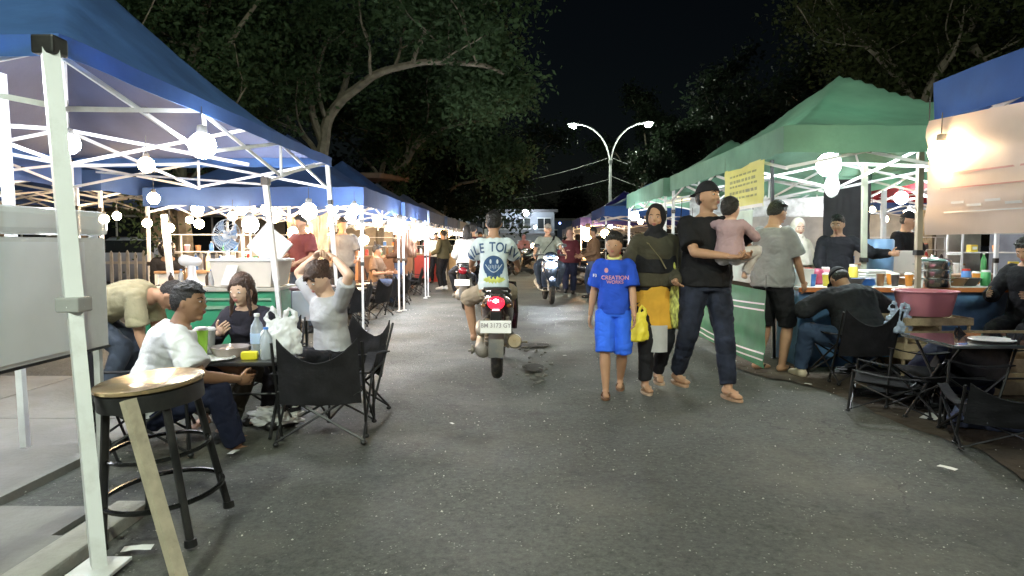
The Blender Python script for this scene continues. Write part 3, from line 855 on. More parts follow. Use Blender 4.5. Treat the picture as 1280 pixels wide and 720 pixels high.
# 1 the rider ahead, seen from behind --------------------------------
SC = G(622, 470); SCL = V((SC.x, SC.y+.50, 0))         # rear tyre contact -> scooter centre
def rider_marks(q):
    s = q['s']; sh = q['top']
    Cz = q['C']*s
    word = 'SMILE TOLIVE'
    n = len(word); adv = [.062,.105,.045,.072,.085,.045,.085,.095,.068,.045,.085,.075]
    # lettering follows an arc across the shoulders and down both sleeves
    xs = []; x = 0
    for ch, a in zip(word, adv): xs.append(x+a/2); x += a
    mid = (xs[3]+xs[9])/2
    for ch, xx in zip(word, xs):
        if ch == ' ': continue
        xx = (xx-mid)*.80; r = .30; ang = -xx/r*.9 if abs(xx) > .12 else -xx/r*.35
        ang = -(abs(xx)/.33)**2.1*1.05*(1 if xx > 0 else -1)
        yy = -.30*(abs(xx)/.33)**2.3*.52
        px_ = xx*(1-.22*(abs(xx)/.33)**2)
        t = text_mb(ch, .125, 0, squash=.78)
        t.v = [(px_+v[0]*math.cos(ang)-v[1]*math.sin(ang), yy+v[0]*math.sin(ang)+v[1]*math.cos(ang), 0) for v in t.v]
        decal(sh, None, t, INK, 'lettering', (0, 0, Cz.z-.050), (1,0,0), (0,0,1), (0,1,0), .004)
    # round dripping face print
    g = MB(); pts = []
    for k in range(64):
        a = 6.283*k/64; r = .098; x, y = r*math.cos(a), r*math.sin(a)
        if math.sin(a) < -.45: y -= .030*(.5+.5*math.sin(k*1.55))*min(1, (-math.sin(a)-.45)*4)
        pts.append((x, y, 0))
    g.v = [(0,0,0)]+pts; g.f = [(0, 1+k, 1+(k+1) % 64) for k in range(64)]
    decal(sh, None, g, INK, 'round_print', (.005, 0, Cz.z-.225), (1,0,0), (0,0,1), (0,1,0), .0035)
    l = MB()
    for ex in (-.030, .034):
        o = len(l.v); l.v += [(ex+.010*math.cos(6.283*k/14), .042+.022*math.sin(6.283*k/14), 0) for k in range(14)]; l.f.append(tuple(range(o, o+14)))
    def strip(p, w):
        for a, b_ in zip(p, p[1:]):
            d = V((b_[0]-a[0], b_[1]-a[1])).normalized()*w; o = len(l.v)
            l.v += [(a[0]-d.y, a[1]+d.x, 0), (a[0]+d.y, a[1]-d.x, 0), (b_[0]+d.y, b_[1]-d.x, 0), (b_[0]-d.y, b_[1]+d.x, 0)]; l.f.append((o, o+1, o+2, o+3))
    strip([(-.078+.156*k/12, .015-.072*math.sin(math.pi*k/12), 0) for k in range(13)], .0035)
    for k in range(7): strip([(-.045+k*.015, .012-.006*(k % 2), 0), (-.042+k*.015, -.030+.006*(k % 3), 0)], .002)
    decal(sh, None, l, mat('shirt_ink_pale', (.55,.62,.68), .8, var=0), 'face_print', (.005, 0, Cz.z-.225), (1,0,0), (0,0,1), (0,1,0), .0065)
    y = MB(); pts = [(.10*math.cos(6.283*k/40)*(1+.1*math.sin(k*2.1)), .030*math.sin(6.283*k/40)*(1+.3*math.sin(k*3.3)), 0) for k in range(40)]
    y.v = [(0,0,0)]+pts; y.f = [(0, 1+k, 1+(k+1) % 40) for k in range(40)]
    decal(sh, None, y, INKY, 'yellow_print', (.01, 0, Cz.z-.352), (1,0,0), (0,0,1), (0,1,0), .003)
person('rider in a pale printed T-shirt on the red and black scooter, back to us', (SCL.x-.045, SCL.y-.0, 0), 0, 1.58, fat=.84, lean=6, pz=.865, py=-.30,
       rh=(.29,.34,1.00), lh=(-.30,.34,1.00), rp=(.5,-.4,-1), lp=(-.55,-.4,-1), rf=(.13,.14,.40), lf=(-.23,.06,.34), rkp=(.25,.9,.8), lkp=(-.5,.6,.8),
       top=('short', white_tee, .017, -.04), bottom=('shorts', fabric('tan_shorts', (.36,.30,.22)), .022), hair=('short', HAIR), skin=SKIN, vox=.008, extra=rider_marks, curl=50, face=False, head=(-4,-2))
scooter('red and black scooter seen from behind with its tail light lit', (SCL.x, SCL.y, 0), 0, mat('scooter_dark_red', (.03,.008,.012), .22, var=.2, coat=.6), lean=0, tail_on=True, plate='BM 3173 GY').scale = (.96,.96,.96)

# 2-5 the family walking towards us ----------------------------------
BLUEJ = fabric('jersey_blue', (.020,.075,.52), var=.12); BLUEJ2 = fabric('shorts_blue', (.035,.14,.80), var=.1)
def boy_marks(q):
    s = q['s']; sh = q['top']; Cz = q['C'].z*s; f = V((0,-1,0))
    nb = q['C']+q['Rc']@V((0,0,.068)); c = MB(); c.tube([(nb+q['Rc']@V((.066*math.cos(6.283*k/20), .064*math.sin(6.283*k/20)+.004, .0-.022*math.sin(6.283*k/20))))*s for k in range(20)], .011, 8, closed=True)
    c.build('collar', fabric('collar_yellow', (.62,.60,.22)), sh, True)
    m = mat('jersey_print', (.62,.30,.34), .7, var=.2, scale=30)
    for t, z, sz in (('CREATION', -.115, .045), ('WORKS', -.150, .038)):
        decal(sh, None, text_mb(t, sz), m, 'lettering', (-.008, 0, Cz+z), (-1,0,0), (0,0,1), (0,-1,0), .003)
    g = MB(); g.v = [(0,0,0)]+[(.016*math.cos(6.283*k/16), .020*math.sin(6.283*k/16), 0) for k in range(16)]; g.f = [(0, 1+k, 1+(k+1) % 16) for k in range(16)]
    decal(sh, None, g, m, 'badge', (.062, 0, Cz-.055), (-1,0,0), (0,0,1), (0,-1,0), .003)
    decal(sh, None, text_mb('F3', .035), mat('print_white', (.7,.7,.75), .7, var=0), 'sleeve_mark', (.155, 0, Cz-.10), (-1,0,0), (0,0,1), (0,-1,0), .003)
person('boy in a bright blue football kit with a yellow collar', at(768, 5.55), 172, 1.32, rh=(.25,-.06,.80), lh=(-.21,.16,.82), rf=(.075,.15,.075), lf=(-.075,-.16,.11), lkp=(-.1,1,0),
       top=('short', BLUEJ, .024, -.12), bottom=('shorts', BLUEJ2, .030), hair=('short', HAIR), shoes=('sandal', mat('sandal_brown', (.16,.08,.045), .6)), skin=SKIN, vox=.009, extra=boy_marks, headscale=1.14, head=(-10,-4), fat=.88)
MUST = fabric('mustard_fabric', (.62,.34,.045), var=.12)
def tunic(q):
    s = q['s']; mb = MB(); rs = []
    P = q['P']
    for z, w, d_ in ((1.06,.165,.135),(.98,.185,.150),(.86,.205,.165),(.72,.215,.175),(.60,.225,.182),(.565,.223,.180)):
        rs.append([(w*math.cos(6.283*k/28)*(1+.03*math.sin(k*2.4)*(1.06-z)*2), d_*math.sin(6.283*k/28)*(1+.05*math.sin(k*3.1)*(1.06-z)*2)+P.y, z) for k in range(28)])
    mb.rings(rs); q['fin'](voxel(mb, .010, 3, lambda c: .008*noise.noise(V((c.x*14, c.y*14, c.z*3)))), 'tunic', MUST)
    c = MB(); g = [[(-.075+.15*u+.0, .175+.03*math.sin(3.1*u)+.004*v, .60-.24*v) for u in [i/6 for i in range(7)]] for v in [j/5 for j in range(6)]]
    c.sheet(g, .008); q['fin'](c.mesh('cloth_panel', True), 'cloth_panel', fabric('grey_cloth', (.42,.42,.44)))
    st = MB(); C = q['C']; pts = [C+V((.12,-.02,.06)), C+V((.09,.13,-.04)), C+V((.0,.175,-.16)), C+V((-.05,.20,-.26))]
    for k in range(3): st.bar(pts[k], pts[k+1], .028, .006)
    q['fin'](st.mesh('strap', True), 'strap', fabric('strap_olive', (.16,.14,.08)))
person('woman in a black headscarf and mustard tunic walking between boy and man', at(819, 5.75), 183, 1.56, female=True, fat=1.12, rh=(.29,.14,.88), lh=(-.12,.26,1.00), palm_l=(0,1,.3),
       rf=(.10,.10,.075), lf=(-.07,-.12,.12), head=(-22,3), top=('long', fabric('olive_jacket', (.055,.050,.035), var=.2), .032, .10), bottom=('pants', fabric('black_trousers', (.014,.014,.018)), .018),
       hair=('hijab', fabric('black_headscarf', (.013,.013,.016), var=.3)), shoes=('sandal', mat('sandal_pale', (.42,.30,.22), .6)), skin=SKIN, vox=.009, extra=tunic)
BT = fabric('black_tee', (.011,.011,.013), var=.3); JEAN = fabric('dark_jeans', (.016,.020,.036), var=.5)
person('man in a black T-shirt and dark jeans with a backward cap carrying a toddler', at(883, 5.60), 186, 1.74, fat=1.12, rh=(-.04,.33,1.10), lh=(-.20,.30,1.10), rp=(.9,-.2,-.5), lp=(-.9,-.3,-.6), palm_r=(0,.3,1), palm_l=(.6,.2,.6),
       rf=(.17,-.16,.13), lf=(-.12,.20,.075), rkp=(.2,1,0), head=(30,8), headroll=-4, top=('short', BT, .026, -.10), bottom=('pants', JEAN, .022),
       hair=('capback', fabric('black_cap', (.015,.015,.018))), shoes=('sandal', mat('sandal_tan', (.36,.22,.14), .6)), skin=SKIN, vox=.009, foot_yaw=(-8,-12), curl=40)
DADP = at(883, 5.60)
PINKB = fabric('toddler_dusty_pink', (.36,.25,.27))
person('toddler in dusty pink clothes held on the man\'s arm, facing away', (DADP[0]+.13, DADP[1]-.20, .82), -30, .92, rh=(.17,.26,.98), lh=(-.19,.26,1.05), pz=.58, rf=(.17,.20,.30), lf=(-.14,.22,.30), rkp=(.6,.8,.3), lkp=(-.6,.8,.3),
       top=('long', PINKB, .026, -.10), bottom=('pants', fabric('toddler_white', (.5,.48,.48)), .024), hair=('short', HAIR), skin=SKINL, vox=.010, headscale=1.5, head=(-25,5), fat=1.15)
# 6 man in grey at the stall -----------------------------------------
person('man in a loose grey T-shirt and black shorts standing at the right stall counter', at(966, 6.55), -58, 1.66, fat=1.10, rh=(.16,.28,.84), lh=(-.16,.28,.86), rp=(.9,-.6,-.1), lp=(-.9,-.6,-.1), palm_l=(1,0,0), palm_r=(-1,0,0),
       rf=(.11,.04,.075), lf=(-.11,-.05,.075), head=(-8,-20), top=('short', fabric('grey_tee', (.24,.24,.24)), .034, -.14), bottom=('shorts', BLACKF, .022), hair=('short', HAIR),
       shoes=('sandal', BLACK), skin=SKIN, vox=.009)
# 7-10 at the low table on the left ----------------------------------
person('long-haired woman in a dark cardigan behind the low table, hand at her mouth', at(307, 4.95, -.03), 172, 1.56, female=True, lean=16, pz=.36, py=-.10, rh=(.02,.36,.70), lh=(-.20,.42,.56), rp=(.8,-.3,-.8), palm_r=(0,-1,.2),
       rf=(.13,.42,.075), lf=(-.12,.46,.075), rkp=(.2,.3,1), lkp=(-.2,.3,1), head=(-4,-4), top=('long', fabric('dark_cardigan', (.018,.016,.024), var=.3), .026, -.06), bottom=('pants', fabric('olive_trousers', (.055,.05,.038)), .024),
       hair=('long', HAIRB, .26), shoes=('sandal', BLACK), skin=SKINL, vox=.008, headscale=1.10)
person('woman in a pale grey T-shirt sitting with both arms raised, tying her hair', at(401, 4.85), 140, 1.60, female=True, lean=8, pz=.40, py=-.10, rh=(.10,-.02,1.20), lh=(-.10,-.06,1.18), rp=(1,.2,.5), lp=(-1,.2,.5), palm_r=(-1,0,0), palm_l=(1,0,0),
       rf=(.12,.40,.075), lf=(-.12,.36,.075), rkp=(.2,.3,1), lkp=(-.2,.3,1), head=(6,-28), top=('short', fabric('pale_grey_tee', (.36,.36,.38)), .012, -.08), bottom=('pants', fabric('black_trousers', (.014,.014,.018)), .02),
       hair=('tied', HAIRB), shoes=('shoe', BLACK), skin=SKINL, vox=.008, curl=55, headscale=1.08)
person('man in a loose white shirt sitting at the low table, head turned away', at(192, 3.95, -.07), -62, 1.64, fat=1.12, lean=26, pz=.36, py=-.05, rh=(.16,.44,.50), lh=(-.16,.46,.50), rp=(.9,-.4,-.5), lp=(-.9,-.4,-.5),
       rf=(.13,.42,.075), lf=(-.13,.44,.075), rkp=(.3,.3,1), lkp=(-.3,.3,1), head=(-30,10), top=('short', fabric('white_shirt', (.74,.74,.76), var=.05), .034, -.10), bottom=('pants', fabric('navy_trousers', (.018,.022,.05)), .024),
       hair=('short', HAIR), shoes=('sandal', BLACK), skin=SKIN2, vox=.008, headscale=1.05)
person('person in an olive T-shirt bent far forward beside the low table', at(132, 5.2), -82, 1.66, fat=1.12, lean=92, pz=.70, py=-.16, rh=(.12,.36,.28), lh=(-.10,.38,.26), rp=(.6,-.8,.2), lp=(-.6,-.8,.2),
       rf=(.14,.02,.075), lf=(-.14,-.04,.075), head=(0,25), top=('short', fabric('olive_tee', (.30,.27,.17)), .024, -.08), bottom=('pants', fabric('grey_blue_trousers', (.04,.05,.07)), .022), hair=('short', HAIR), shoes=('shoe', BLACK), skin=SKIN, vox=.010)
# 11-13 riders further on --------------------------------------------
P2 = G(590, 386)
P2 = V((P2.x-.02, P2.y+.1, 0))
scooter('dark scooter carrying two people, ahead and left of the red and black one', (P2.x, P2.y+.2, 0), -6, mat('scooter_black', (.015,.015,.018), .25, coat=.6, var=.1), lean=0)
person('woman pillion rider with long black hair and a striped white shirt', (P2.x-.03, P2.y-.12, 0), -8, 1.58, female=True, lean=4, pz=.90, py=-.22, rh=(.15,.22,1.0), lh=(-.24,.10,1.0), rf=(.22,.10,.36), lf=(-.28,.06,.34), rkp=(.8,.6,.6), lkp=(-.9,.6,.6),
       top=('long', mat('striped_shirt', (.55,.55,.55), .8, var=.15, scale=40), .030, -.06), bottom=('pants', BLACKF, .018), hair=('long', HAIR, .42), shoes=('sandal', mat('sandal_red', (.45,.03,.05), .5)), skin=SKIN, vox=.010, face=False)
person('driver in dark clothes in front of the woman with long black hair', (P2.x+.02, P2.y+.28, 0), -4, 1.66, lean=6, pz=.88, py=-.15, rh=(.33,.30,1.0), lh=(-.33,.30,1.0), rp=(.8,-.4,-.6), lp=(-.8,-.4,-.6), rf=(.16,.18,.38), lf=(-.16,.18,.38), rkp=(.5,.7,.8), lkp=(-.5,.7,.8),
       top=('short', fabric('maroon_tee', (.06,.015,.02)), .024), bottom=('pants', fabric('blue_jeans', (.05,.07,.13)), .02), hair=('short', HAIR), shoes=('sandal', BLACK), skin=SKIN, vox=.012, face=False)
P3 = G(686, 379)
scooter('dark blue scooter coming towards us with its headlight shining', (P3.x, P3.y+.35, 0), 184, mat('scooter_blue_black', (.02,.03,.05), .25, coat=.6, var=.1), light_on=True)
def sling(q):
    C, Rc = q['C'], q['Rc']; st = MB()
    pts = [C+Rc@V((-.14,.03,.06)), C+Rc@V((-.10,.135,-.02)), C+Rc@V((.02,.150,-.16)), C+Rc@V((.12,.15,-.30))]
    for k in range(3): st.bar(pts[k], pts[k+1], .045, .012)
    q['fin'](st.mesh('strap', True), 'strap', BLACKF)
person('rider in a grey-green shirt with a black cross strap on the oncoming scooter', (P3.x, P3.y+.40, 0), 184, 1.68, fat=1.14, lean=4, pz=.88, py=-.12, rh=(.33,.34,1.0), lh=(-.33,.34,1.0), rp=(.8,-.4,-.6), lp=(-.8,-.4,-.6), rf=(.18,.20,.38), lf=(-.18,.20,.38), rkp=(.5,.7,.8), lkp=(-.5,.7,.8),
       top=('short', fabric('sage_shirt', (.27,.29,.25)), .026), bottom=('pants', fabric('grey_blue_trousers', (.04,.05,.07)), .022), hair=('cap', fabric('pale_cap', (.30,.27,.24))), shoes=('shoe', BLACK), skin=SKIN, vox=.011, extra=sling)
MAR = fabric('maroon_top', (.085,.018,.025))
person('woman in a maroon top and dusty pink headscarf walking away on the right', at(712, 16.6), -12, 1.58, female=True, fat=1.2, rh=(.26,.06,.84), lh=(-.24,-.02,.84), rf=(.08,.12,.075), lf=(-.08,-.16,.11), top=('long', MAR, .034, -.16), bottom=('pants', fabric('navy_trousers', (.018,.022,.05)), .03),
       hair=('hijab', fabric('dusty_pink_scarf', (.36,.22,.18))), shoes=('shoe', BLACK), skin=SKIN, vox=.013, face=False)
person('person in an olive jacket and black trousers standing at the left tents', at(554, 18.3), 60, 1.62, rh=(.30,.20,1.0), lh=(-.28,.20,1.0), top=('long', fabric('olive_jacket_far', (.10,.09,.05)), .03), bottom=('pants', BLACKF, .02), hair=('short', HAIR), shoes=('shoe', WHITE), skin=SKIN, vox=.013, face=False)
# 16-24 around the right stalls --------------------------------------
person('person in a black jacket seated low with head bent, back to us', at(1074, 6.1), 8, 1.62, fat=1.22, lean=36, pz=.40, py=-.08, rh=(.28,.38,.66), lh=(-.28,.38,.66), rp=(1,-.3,-.4), lp=(-1,-.3,-.4), rf=(.30,.40,.075), lf=(-.42,.22,.075), rkp=(.8,.3,1), lkp=(-.9,.3,1),
       head=(0,-35), top=('long', fabric('black_jacket', (.022,.024,.028), var=.3), .050, -.12), bottom=('pants', fabric('blue_jeans_light', (.045,.075,.14)), .024), hair=('cap', fabric('black_cap', (.015,.015,.018))), shoes=('shoe', mat('shoe_cream', (.55,.48,.36), .6)), skin=SKIN, vox=.010, face=False)
person('vendor in a white headscarf and black vest standing behind the right counter', at(996, 8.3), 196, 1.54, female=True, rh=(.16,.30,.98), lh=(-.20,.28,.96), head=(-15,-6), top=('long', fabric('cream_sleeves', (.60,.56,.46)), .022, -.1), bottom=('pants', BLACKF, .02),
       hair=('hijab', fabric('cream_scarf', (.62,.58,.50))), shoes=('shoe', BLACK), skin=SKINL, vox=.010)
person('vendor in a black top with an arm stretched out behind the right counter', at(1047, 8.1), 160, 1.58, fat=1.12, rh=(.18,.32,.96), lh=(-.56,.30,1.20), lp=(-.4,-.2,-1), head=(-20,-10), top=('long', fabric('black_top', (.014,.014,.018)), .028, -.1), bottom=('pants', BLACKF, .02),
       hair=('short', HAIR), shoes=('shoe', BLACK), skin=SKIN, vox=.010)
person('vendor in black clothes and a cap at the back of the right tents', at(1131, 8.9), 205, 1.66, rh=(.18,.30,.98), lh=(-.22,.30,.96), head=(15,-10), top=('short', BT, .026, -.1), bottom=('pants', BLACKF, .02), hair=('cap', fabric('black_cap', (.015,.015,.018))), shoes=('shoe', BLACK), skin=SKIN, vox=.011)
person('seated person in a dark top with a white sleeve at the far right stall', at(1292, 6.3), 120, 1.62, lean=10, pz=.58, rh=(.2,.36,.8), lh=(-.2,.36,.8), rf=(.14,.36,.075), lf=(-.14,.36,.075), head=(0,-20), top=('long', BLACKF, .03, -.1), bottom=('pants', BLACKF, .02), hair=('short', HAIR), shoes=('shoe', BLACK), skin=SKIN, vox=.012)
# 25+ background figures
GT = fabric('grey_tee_far', (.16,.165,.18))
bg = [(428, 11.0, 200, 1.66, ('short', GT, .03), 'customer in a grey T-shirt standing by the third left tent'),
      (470, 13.4, -100, 1.6, ('short', fabric('brown_top', (.12,.07,.04)), .03), 'customer in a brown top seated among the black chairs'),
      (600, 24, 185, 1.66, ('short', BT, .03), 'walker in black far along the street'),
      (545, 21.5, 170, 1.6, ('long', fabric('cream_sleeves', (.60,.56,.46)), .03), 'walker in cream far along the left tents'),
      (500, 14.6, 95, 1.6, ('long', fabric('dark_brown_coat', (.07,.035,.02)), .03), 'vendor in a dark brown top inside the second tent row'),
      (378, 9.4, 150, 1.64, ('short', fabric('dark_red_top', (.12,.03,.03)), .03), 'vendor in a dark red top behind the white display box'),
      (655, 30, 10, 1.65, ('long', fabric('pink_top', (.45,.25,.28)), .03), 'rider-like figure in pink standing by the parked motorcycles'),
      (742, 15.5, 100, 1.62, ('long', fabric('brown_top', (.12,.07,.04)), .03), 'customer in brown beside the blue right tent pole')]
for i, (px, Y, yw, H, tp, lb) in enumerate(bg):
    sit = 'seated' in lb
    person(lb, at(px, Y), yw, H, fat=1.08, pz=.50 if sit else .90, rh=(.2,.3,.7 if sit else 1.0), lh=(-.2,.3,.7 if sit else 1.0), rf=(.12,.38 if sit else .06,.075), lf=(-.12,.38 if sit else -.05,.075), head=(10,-5),
           top=tp, bottom=('pants', fabric(['black_trousers','blue_jeans','grey_blue_trousers'][i % 3], [(.014,.014,.018),(.05,.07,.13),(.04,.05,.07)][i % 3]), .02), hair=('hijab', fabric('pink_scarf', (.5,.3,.36))) if 'pink' in lb else ('short', HAIR),
           shoes=('shoe', BLACK), skin=SKIN2, vox=.014, face=False)
person('person in black with a dark helmet crouching near the picket fence', at(212, 9.6), 200, 1.62, lean=35, pz=.62, rh=(.1,.4,.6), lh=(-.1,.4,.6), rf=(.12,.25,.075), lf=(-.12,.2,.075), top=('long', BLACKF, .03), bottom=('pants', BLACKF, .02), hair=('helmet', mat('helmet_black', (.012,.012,.014), .2, var=0, coat=1)), shoes=('shoe', BLACK), skin=SKIN2, vox=.013, face=False)
# ------------------------------------------------------------------ GROUND
def ground_mat():
    m = bpy.data.materials.new('asphalt'); m.use_nodes = True; nt = m.node_tree; N, L = nt.nodes, nt.links; b = N['Principled BSDF']
    tc = N.new('ShaderNodeTexCoord')
    def nz(s, d=6, r=.6, vec=None):
        n = N.new('ShaderNodeTexNoise'); n.inputs['Scale'].default_value = s; n.inputs['Detail'].default_value = d; n.inputs['Roughness'].default_value = r
        L.new(tc.outputs['Object'], n.inputs['Vector']); return n.outputs['Fac']
    def ramp(src, p0, p1, c0, c1):
        r = N.new('ShaderNodeValToRGB'); r.color_ramp.elements[0].position = p0; r.color_ramp.elements[1].position = p1
        r.color_ramp.elements[0].color = tuple(c0)+(1,); r.color_ramp.elements[1].color = tuple(c1)+(1,); L.new(src, r.inputs['Fac']); return r.outputs['Color']
    def mix(t, f, a, b_):
        x = N.new('ShaderNodeMix'); x.data_type = 'RGBA'; x.blend_type = t
        if isinstance(f, float): x.inputs['Factor'].default_value = f
        else: L.new(f, x.inputs['Factor'])
        L.new(a, x.inputs['A']); 
        if isinstance(b_, tuple): x.inputs['B'].default_value = b_+(1,)
        else: L.new(b_, x.inputs['B'])
        return x.outputs['Result']
    base = ramp(nz(.55, 8, .65), .35, .68, (.061,.064,.058), (.094,.097,.089))
    fine = ramp(nz(38, 4, .7), .32, .70, (.58,.58,.58), (1.40,1.40,1.40))
    c = mix('MULTIPLY', 1.0, base, fine)
    # aggregate: pale stones
    vo = N.new('ShaderNodeTexVoronoi'); vo.inputs['Scale'].default_value = 62; L.new(tc.outputs['Object'], vo.inputs['Vector'])
    sp = ramp(vo.outputs['Distance'], .16, .26, (1,1,1), (0,0,0))
    n3 = ramp(nz(9, 3), .56, .66, (0,0,0), (.75,.75,.75))
    f = N.new('ShaderNodeMath'); f.operation = 'MULTIPLY'; L.new(sp, f.inputs[0]); L.new(n3, f.inputs[1])
    c = mix('MIX', f.outputs[0], c, (.40,.39,.36))
    vb = N.new('ShaderNodeTexVoronoi'); vb.inputs['Scale'].default_value = 21; L.new(tc.outputs['Object'], vb.inputs['Vector'])
    s2 = ramp(vb.outputs['Distance'], .07, .11, (.7,.7,.7), (0,0,0)); c = mix('MIX', s2, c, (.34,.33,.31))
    # tar patches and worn paths
    pt = ramp(nz(1.6, 7, .72), .55, .66, (0,0,0), (.62,.62,.62)); c = mix('MIX', pt, c, (.036,.036,.035))
    du = ramp(nz(.9, 6, .6), .50, .68, (0,0,0), (.5,.5,.5)); c = mix('MIX', du, c, (.15,.14,.12))
    # fine cracks
    vc = N.new('ShaderNodeTexVoronoi'); vc.feature = 'DISTANCE_TO_EDGE'; vc.inputs['Scale'].default_value = .8
    nv = N.new('ShaderNodeTexNoise'); nv.inputs['Scale'].default_value = 2.5; nv.inputs['Detail'].default_value = 6; L.new(tc.outputs['Object'], nv.inputs['Vector'])
    ad = N.new('ShaderNodeVectorMath'); ad.operation = 'ADD'; L.new(tc.outputs['Object'], ad.inputs[0]); L.new(nv.outputs['Color'], ad.inputs[1]); L.new(ad.outputs[0], vc.inputs['Vector'])
    ck = ramp(vc.outputs['Distance'], .003, .010, (.6,.6,.6), (0,0,0)); cm = ramp(nz(.7, 3), .5, .6, (0,0,0), (1,1,1))
    f2 = N.new('ShaderNodeMath'); f2.operation = 'MULTIPLY'; L.new(ck, f2.inputs[0]); L.new(cm, f2.inputs[1]); c = mix('MIX', f2.outputs[0], c, (.018,.017,.016))
    L.new(c, b.inputs['Base Color']); b.inputs['Specular IOR Level'].default_value = .35
    rg = ramp(nz(1.1, 6), .4, .7, (.62,.62,.62), (.88,.88,.88)); L.new(rg, b.inputs['Roughness'])
    bp = N.new('ShaderNodeBump'); bp.inputs['Strength'].default_value = .65; bp.inputs['Distance'].default_value = .012
    h = N.new('ShaderNodeMath'); h.operation = 'ADD'; L.new(nz(70, 5, .7), h.inputs[0]); L.new(f.outputs[0], h.inputs[1])
    L.new(h.outputs[0], bp.inputs['Height']); L.new(bp.outputs['Normal'], b.inputs['Normal'])
    return m
g = MB(); NX = 60
xs = [-300,-120,-60,-30,-15]+[-10+i*.5 for i in range(41)]+[15,30,60,120,300]; ys = [-60,-20,-8]+[-4+i*.5 for i in range(60)]+[30,40,60,100,200,400]
g.v = [(x, y, (.012*noise.noise(V((x*.6, y*.6, 3))) if abs(x) < 9 and -3 < y < 25 else 0)-.012) for x in xs for y in ys]
ny_ = len(ys); g.f = [(i*ny_+j, (i+1)*ny_+j, (i+1)*ny_+j+1, i*ny_+j+1) for i in range(len(xs)-1) for j in range(ny_-1)]
tag(g.build('road', ground_mat(), None, True), 'worn grey asphalt street between the market tents', kind='structure')
# bare soil by the right stalls, a shadow's edge put into its outline: thin sheet
SOIL_SHADE = mat('soil', (.055,.040,.026), .95, var=.5, scale=2.2, bump=1.0, bscale=14, dirt=(.10,.085,.065), dirtamt=.7)
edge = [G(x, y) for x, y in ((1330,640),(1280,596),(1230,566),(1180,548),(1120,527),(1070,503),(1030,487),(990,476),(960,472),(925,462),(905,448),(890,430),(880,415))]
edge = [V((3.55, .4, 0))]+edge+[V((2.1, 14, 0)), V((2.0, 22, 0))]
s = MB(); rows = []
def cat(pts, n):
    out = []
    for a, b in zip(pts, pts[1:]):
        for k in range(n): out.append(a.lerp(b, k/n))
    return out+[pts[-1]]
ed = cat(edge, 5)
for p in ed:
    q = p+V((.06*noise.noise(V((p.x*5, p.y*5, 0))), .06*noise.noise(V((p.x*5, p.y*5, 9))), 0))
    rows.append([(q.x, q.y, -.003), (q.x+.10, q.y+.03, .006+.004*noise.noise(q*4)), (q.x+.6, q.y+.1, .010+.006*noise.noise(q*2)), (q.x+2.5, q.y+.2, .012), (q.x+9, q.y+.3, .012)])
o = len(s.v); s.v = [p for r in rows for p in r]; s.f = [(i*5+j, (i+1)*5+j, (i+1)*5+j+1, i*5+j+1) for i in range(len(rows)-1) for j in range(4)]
tag(s.build('soil_verge', SOIL_SHADE, None, True), 'dark brown trodden soil under the right stalls', kind='structure')
# broken patch beside the scooter
PC = G(662, 432)
b = MB(); r2 = random.Random(4)
def blob_sheet(cx, cy, rx, ry, z, n=60, seed=1):
    m = MB(); m.v = [(cx, cy, z+.004)]+[(cx+rx*math.cos(6.283*k/n)*(1+.35*noise.noise(V((3*math.cos(6.283*k/n), 3*math.sin(6.283*k/n), seed)))), cy+ry*math.sin(6.283*k/n)*(1+.35*noise.noise(V((3*math.cos(6.283*k/n), 3*math.sin(6.283*k/n), seed)))), z) for k in range(n)]
    m.f = [(0, 1+k, 1+(k+1) % n) for k in range(n)]; return m
DARKP = mat('dark_patch', (.022,.021,.020), .9, var=.5, scale=9, bump=1, bscale=30)
tag(blob_sheet(PC.x+.02, PC.y+.05, .24, .16, .004, seed=2).build('pothole', DARKP), 'dark broken patch in the asphalt right of the red and black scooter', kind='structure')
q2 = G(668, 462); tag(blob_sheet(q2.x, q2.y+.1, .09, .22, .003, seed=6).build('tar_patch', DARKP), 'dark tar patch in the asphalt below the broken patch', kind='structure')
for i in range(46):
    px = r2.gauss(668, 12); py = r2.uniform(428, 480) if i > 14 else r2.gauss(433, 4)
    if i <= 14: px = r2.uniform(648, 684)
    p = G(px, py); z = r2.uniform(.008, .020); c = MB(); c.ell((0,0,0), (z*r2.uniform(.8,1.8), z*r2.uniform(.8,1.4), z*.55), None, 7, 5, lambda v: v*(1+.3*noise.noise(V(v)*2+V((i,0,0)))))
    b.add(c.v, c.f, Matrix.Translation((p.x, p.y, z*.35)))
tag(b.build('rubble', mat('rubble_grey', (.16,.15,.14), .95, var=.4, scale=12), None, False), 'small broken asphalt stones right of the red and black scooter', kind='stuff')
# grit and tiny litter over the road
b = MB()
for i in range(1600):
    y = r2.uniform(1.4, 13)**1.0; x = r2.uniform(-2.6, 2.6+.15*y); sz = r2.uniform(.002, .0055)*(1+.10*y)
    a = r2.random()*6.28; c, s_ = math.cos(a)*sz, math.sin(a)*sz; k = r2.uniform(.5, 1)
    b.add([(x+c, y+s_, .004), (x-s_*k, y+c*k, .004), (x-c, y-s_, .004), (x+s_*k, y-c*k, .004), (x, y, .004+sz*.9)], [(0,1,4),(1,2,4),(2,3,4),(3,0,4)])
tag(b.build('grit', mat('grit_pale', (.42,.41,.37), .9, var=.4, scale=30)), 'pale grit scattered over the asphalt', kind='stuff')
